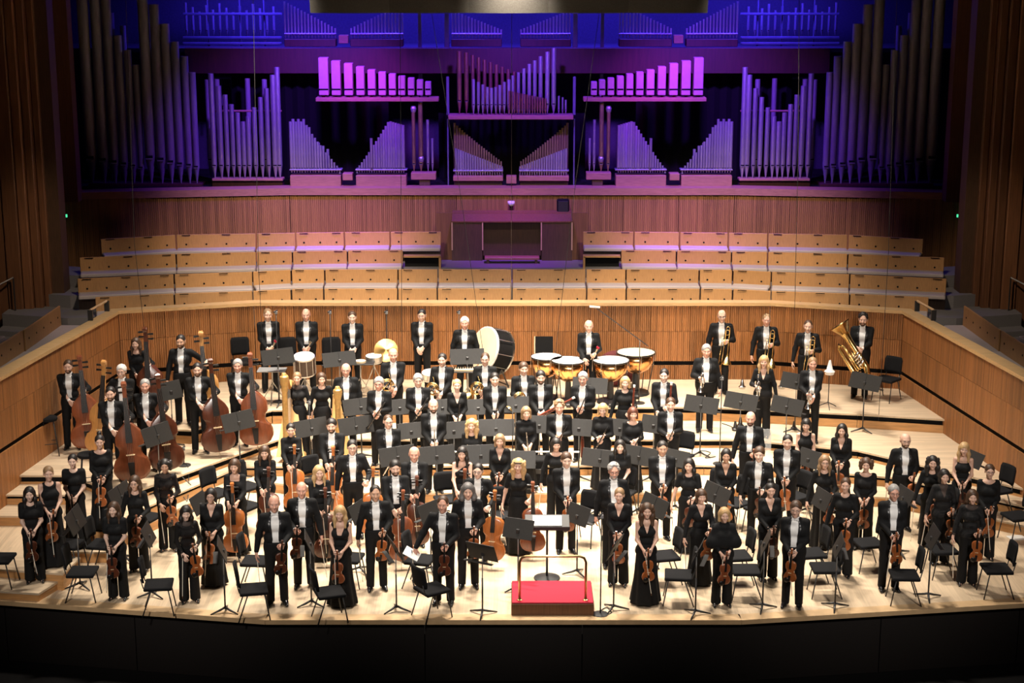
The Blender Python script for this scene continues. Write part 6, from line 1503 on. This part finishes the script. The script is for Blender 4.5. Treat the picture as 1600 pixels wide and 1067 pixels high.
def cymbal(px, py, R_, zt, lab, tilt):
    x, y, z = place(px, py, zt); o = tag(empty('cymbal', (x, y, z)), lab, 'cymbal')
    MB().lathe([(0.0, 0.030), (0.03, 0.028), (0.06, 0.010), (R_, -0.012), (R_, -0.016), (0.06, 0.005), (0, 0.02)], 28, (0, 0, zt), Matrix.Rotation(tilt, 3, 'X')).build('plate', M['cymbal'], o, 'auto')
    MB().tube([(0, 0.02, 0.5), (0, 0.02, zt)], 0.010, 6).build('post', M['steel'], o)
    for k in range(3): a = 2*PI*k/3; MB().tube([(0, 0.02, 0.5), (0.26*math.cos(a), 0.02+0.26*math.sin(a), 0)], 0.010, 6).build('leg', M['steel'], o)
cymbal(603, 547, 0.26, 0.95, 'large golden cymbal tilted up on its stand', 1.05)
def table(px, py, w_, dd, zt, lab, m='desk'):
    x, y, z = place(px, py, zt); o = tag(empty('percussion_table', (x, y, z)), lab, 'table')
    MB().bevbox((0, 0, zt-0.012), (w_, dd, 0.012), 0.008).build('top', M[m], o); MB().tube([(0, 0, 0.3), (0, 0, zt-0.02)], 0.016, 7).build('post', M['steel'], o)
    for k in range(3): a = 2*PI*k/3+0.5; MB().tube([(0, 0, 0.45), (0.28*math.cos(a), 0.28*math.sin(a), 0)], 0.011, 6).build('leg', M['steel'], o)
    return x, y, z+zt
table(425, 577, 0.30, 0.18, 0.72, 'grey percussion table in front of the leftmost percussionist', 'lampgrey')
tx, ty, tz = table(563, 566, 0.30, 0.18, 0.78, 'black percussion table beside the golden cymbal')
o = tag(empty('tambourine', (tx, ty, tz)), 'pale tambourine lying on the black percussion table', 'tambourine'); MB().lathe([(0.11, 0.0), (0.12, 0.0), (0.12, 0.04), (0.11, 0.04)], 20).build('hoop', M['maple'], o, 'auto'); MB().lathe([(0, 0.036), (0.112, 0.036), (0.112, 0.030), (0, 0.030)], 20).build('skin', M['drumskin'], o, 'auto')
gx, gy, gz = table(731, 578, 0.34, 0.16, 0.80, 'black table carrying the glockenspiel behind the horns')
o = tag(empty('glockenspiel', (gx, gy, gz)), 'small glockenspiel with pale bars on its table', 'glockenspiel'); MB().bevbox((0, 0, 0.02), (0.32, 0.13, 0.02), 0.005).build('case', M['maple'], o)
for k in range(12): MB().box((-0.275+0.05*k, 0, 0.046), (0.019, 0.105-0.004*k, 0.005)).build('bar', M['silver'], o)
x, y, z = place(850, 530, 1.0); o = tag(empty('instrument_case', (x, y-0.15, z)), 'open black case standing behind the leftmost kettle drum', 'case')
MB().bevbox((0, 0.15, 0.86), (0.20, 0.02, 0.20), 0.01, Matrix.Rotation(-0.3, 3, 'X')).build('lid', M['black'], o); MB().bevbox((0.02, 0, 0.60), (0.22, 0.15, 0.06), 0.01).build('tray', M['black'], o); MB().box((0, 0, 0.27), (0.18, 0.12, 0.27)).build('support', M['blackmetal'], o)
MB().bevbox((-0.205, 0.15, 0.86), (0.012, 0.022, 0.20), 0.004, Matrix.Rotation(-0.3, 3, 'X')).build('edge', M['maple'], o)
x, y, z = place(962, 548, 0.78); y = min(y, 11.1); f_ = Field(0.02); f_.ell((0, 0, 0.40), (0.42, 0.16, 0.40), 0.02); f_.cone((-0.1, 0, 0.2), (0.3, 0, 0.25), 0.2, 0.16, 0.05); f_.fun(lambda X, Y, Z: 0.004-Z, (-1, -1, -1), (1, 1, 1), op='i')
o = inst(to_mesh('covered_drum', [(*f_.mesh(), 0)], [M['cover']]), 'covered_drum', None, (x, y-0.05, z)); tag(o, 'maroon cloth cover over equipment behind the timpani', 'cover')
# ---- microphones
def mic_stand(px, ytop, py, lab, boom=None, bm='blackmetal'):
    x, y, z = ground(px, py); _, zt = atY(px, ytop, y); o = tag(empty('microphone_stand', (x, y, z)), lab, 'microphone stand', 'microphone stands'); H_ = zt-z
    MB().lathe([(0, 0), (0.13, 0), (0.13, 0.015), (0.02, 0.03), (0, 0.03)], 16).build('base', M['blackmetal'], o, 'auto'); MB().tube([(0, 0, 0.02), (0, 0, H_)], [0.012, 0.009], 7).build('pole', M['blackmetal'], o, True)
    if boom:
        bx, bz = atY(boom[0], boom[1], y); cx, cz = atY(boom[2], boom[3], y)
        MB().tube([(bx-x, 0, bz-z), (cx-x, 0, cz-z)], 0.010 if bm == 'blackmetal' else 0.016, 7).build('boom', M[bm], o); MB().tube([(bx-x-0.12, -0.02, bz-z+0.02), (bx-x+0.10, -0.02, bz-z)], 0.022, 8).build('microphone', M['white'] if boom[0] > 900 else M['lampgrey'], o, True)
    else:
        MB().tube([(-0.04, -0.05, H_), (0.02, 0.05, H_+0.02)], 0.016, 8).build('microphone', M['blackmetal'], o, True); MB().bevbox((0, 0, H_-0.02), (0.03, 0.02, 0.03), 0.006).build('shock_mount', M['lampgrey'], o)
mic_stand(998, 532, 630, 'tall black boom microphone stand beside the rightmost kettle drum', (930, 480, 1013, 541))
mic_stand(436, 487, 628, 'thin microphone stand beside the leftmost percussionist'); mic_stand(519, 487, 618, 'thin microphone stand between two percussionists at left'); mic_stand(606, 487, 610, 'thin microphone stand in front of the golden cymbal'); mic_stand(718, 487, 615, 'thin microphone stand left of the tilted bass drum')
mic_stand(1124, 590, 725, 'thin black microphone stand in front of the trumpets'); mic_stand(290, 700, 772, 'black microphone stand below the double bass riser'); mic_stand(486, 628, 728, 'slim microphone stand in front of the harps'); mic_stand(938, 805, 960, 'black microphone stand at the right of the podium')
mic_stand(801, 640, 775, 'dark pole carrying the long horizontal microphone bar', (690, 706, 905, 706), 'steel')
# ---- mutes on small stands and on the riser
def mute(px, py, h, lab, stand=0.0, m='white'):
    x, y, z = place(px, py, stand+h) ; o = tag(empty('brass_mute', (x, y, z)), lab, 'mute', 'brass mutes')
    MB().lathe([(0, stand), (0.06*h/0.2, stand), (0.075*h/0.2, stand+h*0.22), (0.045*h/0.2, stand+h*0.35), (0.02, stand+h), (0, stand+h)], 14).build('cone', M[m], o, 'auto')
    if stand:
        MB().tube([(0, 0, 0.10), (0, 0, stand)], 0.010, 6).build('post', M['blackmetal'], o)
        for k in range(3): a = 2*PI*k/3+0.5; MB().tube([(0, 0, 0.12), (0.22*math.cos(a), 0.22*math.sin(a), 0.0)], 0.009, 6).build('leg', M['blackmetal'], o)
mute(1075, 560, 0.30, 'white mute on a stand left of the trumpets', 0.75); mute(1297, 563, 0.30, 'white mute on a stand right of the trumpets', 0.72)
mute(1160, 592, 0.22, 'silver mute standing on the riser beside the first trombone', 0, 'silver'); mute(1222, 592, 0.22, 'silver mute standing on the riser beside the second trombone', 0, 'silver')
mute(1149, 658, 0.20, 'black mute standing beside the first trumpet stand', 0, 'ebony'); mute(1157, 652, 0.22, 'taller black mute beside the first trumpet stand', 0, 'ebony'); mute(1241, 658, 0.18, 'black mute standing beside the middle trumpet stand', 0, 'ebony')
# clear acoustic screen behind the violas, small stage boxes, spare instruments
x, y, z = place(1192, 668, 1.2); o = tag(empty('acoustic_screen', (x, y, z)), 'clear acoustic screen standing in front of the trumpets', 'screen'); MB().bevbox((0, 0, 0.95), (0.17, 0.006, 0.22), 0.005).build('pane', M['clear'], o); MB().tube([(0, 0.02, 0.02), (0, 0.02, 0.75)], 0.012, 6).build('post', M['blackmetal'], o); MB().lathe([(0, 0), (0.15, 0), (0.15, 0.015), (0, 0.03)], 14).build('base', M['blackmetal'], o)
x, y, z = ground(909, 716); thing('bassoon', (x, y, z+0.02), (0, 0, 0.4), PROTO['bassoon'], 'spare bassoon standing upright behind the centre strings', 'bassoon', 'bassoons')
x, y, z = ground(836, 770); o = tag(empty('stage_box', (x, y, z)), 'black equipment box behind the centre strings', 'box'); MB().bevbox((0, 0, 0.26), (0.24, 0.2, 0.26), 0.03).build('case', M['black'], o); MB().bevbox((0, -0.2, 0.30), (0.20, 0.012, 0.05), 0.005).build('handle', M['blackmetal'], o)

# ---- music stands: photo point of the desk centre, single or double desk, height tweak
STANDS = [(434, 557, 2), (530, 561, 2), (549, 621, 2), (486, 660, 2), (556, 657, 2), (659, 565, 2), (730, 557, 2), (624, 622, 1), (691, 622, 2), (642, 665, 1), (709, 672, 1), (775, 668, 2), (747, 622, 1),
 (813, 622, 1), (843, 663, 1), (905, 660, 1), (922, 580, 2), (969, 668, 1), (1022, 655, 1), (1096, 632, 2), (1158, 627, 2), (1230, 634, 2), (1171, 569, 1), (1246, 574, 2), (1353, 574, 2),
 (621, 712, 2), (682, 711, 2), (751, 710, 2), (815, 718, 1), (938, 716, 2), (999, 712, 2), (1057, 704, 1), (1022, 790, 2), (1264, 716, 1), (1284, 780, 1), (372, 640, 2), (260, 682, 2), (312, 786, 1),
 (265, 587, 1), (182, 764, 2), (118, 812, 2), (232, 835, 1), (347, 858, 1), (483, 848, 1), (560, 800, 1), (617, 856, 1), (672, 800, 1), (753, 862, 1), (810, 826, 1), (903, 804, 1), (961, 855, 1), (1090, 862, 1),
 (1119, 772, 2), (1196, 848, 1), (1310, 852, 1), (1412, 776, 1), (1457, 838, 1), (1520, 722, 1)]
for (px, py, n) in STANDS:
    x, y, z, hgt = settle(px, py, (1.06, 1.0, 1.12, 0.94, 1.18), 0.21)
    yaw = face_conductor(x, y)
    o = thing('music_stand', (x, y, z), (0, 0, yaw), PROTO['stand2' if n == 2 else 'stand'], 'black %s music stand close to person %s' % ('wide' if n == 2 else 'single', near(x, y, 'stand')), 'music stand', 'music stands'); o.scale = (1, 1, hgt/1.06)
# ---- chairs: photo point of the seat
CHAIRS = [(20, 872), (143, 893), (262, 903), (396, 910), (515, 915), (675, 910), (657, 874), (400, 876), (566, 876), (1060, 903), (1165, 900), (1289, 897), (1420, 888), (1550, 878), (1038, 868), (1158, 868), (1274, 864), (1357, 858), (1487, 848),
 (786, 815), (915, 815), (1150, 790), (1248, 770), (1556, 775), (1475, 790), (495, 735), (1062, 695), (385, 760), (340, 770), (168, 850), (228, 800), (100, 845), (700, 770), (985, 760), (1386, 592), (405, 800), (1110, 780), (1195, 800), (1420, 790), (1590, 806)]
for (px, py) in CHAIRS:
    x, y, z, _ = settle(px, py, (0.46,), 0.27)
    thing('chair', (x, y, z), (0, 0, -face_conductor(x, y)*-1.0), PROTO['chair'], 'black padded chair close to person %s' % near(x, y, 'chair'), 'chair', 'orchestra chairs')
for (px, py, lb) in ((383, 556, 'left of the leftmost percussionist'), (458, 552, 'between the first two percussionists'), (526, 552, 'beside the third percussionist')):
    x, y = at(px, py, Z4+0.54); o = thing('percussion_chair', (x, min(y, 10.95), Z4), (0, 0, 0.25), PROTO['chair'], 'high black padded percussion chair %s' % lb, 'chair', 'percussion chairs'); o.scale = (1, 1, 1.14)
for (px, py) in ((75, 652), (135, 694)):
    x, y, z = place(px, py, 0.76); thing('stool', (x, y, z), (0, 0, 0.3), PROTO['stool'], 'tall round black stool %s' % ('against the left wall' if px < 100 else 'behind the rear left violins'), 'stool', 'bass stools')

# ---- cables on the stage floor
def floor_cable(pts, lab):
    vs = []
    for i, (px, py) in enumerate(pts):
        x, y, z = ground(px, py); vs.append(Vector((x, y, z+0.010)))
    sm = []
    for i in range(len(vs)-1):
        for t in (0, 0.25, 0.5, 0.75):
            p0, p1, p2, p3 = vs[max(i-1, 0)], vs[i], vs[i+1], vs[min(i+2, len(vs)-1)]
            sm.append(0.5*((2*p1)+(p2-p0)*t+(2*p0-5*p1+4*p2-p3)*t*t+(3*p1-p0-3*p2+p3)*t**3))
    o = MB().tube(sm+[vs[-1]], 0.009, 6).build('cable', M['wire'], None, True); tag(o, lab, 'cable', 'cables on the stage floor')
floor_cable([(272, 778), (282, 772), (296, 775), (292, 784), (276, 785), (300, 790)], 'coiled black cable beside the microphone stand below the basses')
floor_cable([(1085, 712), (1095, 705), (1110, 708), (1102, 716), (1118, 714)], 'coiled black cable on the riser below the trumpets')
floor_cable([(938, 955), (948, 950), (955, 958), (946, 962)], 'short black cable loop at the foot of the podium microphone')
floor_cable([(1128, 662), (1140, 666), (1152, 672), (1165, 676)], 'thin black cable running across the trumpet riser')
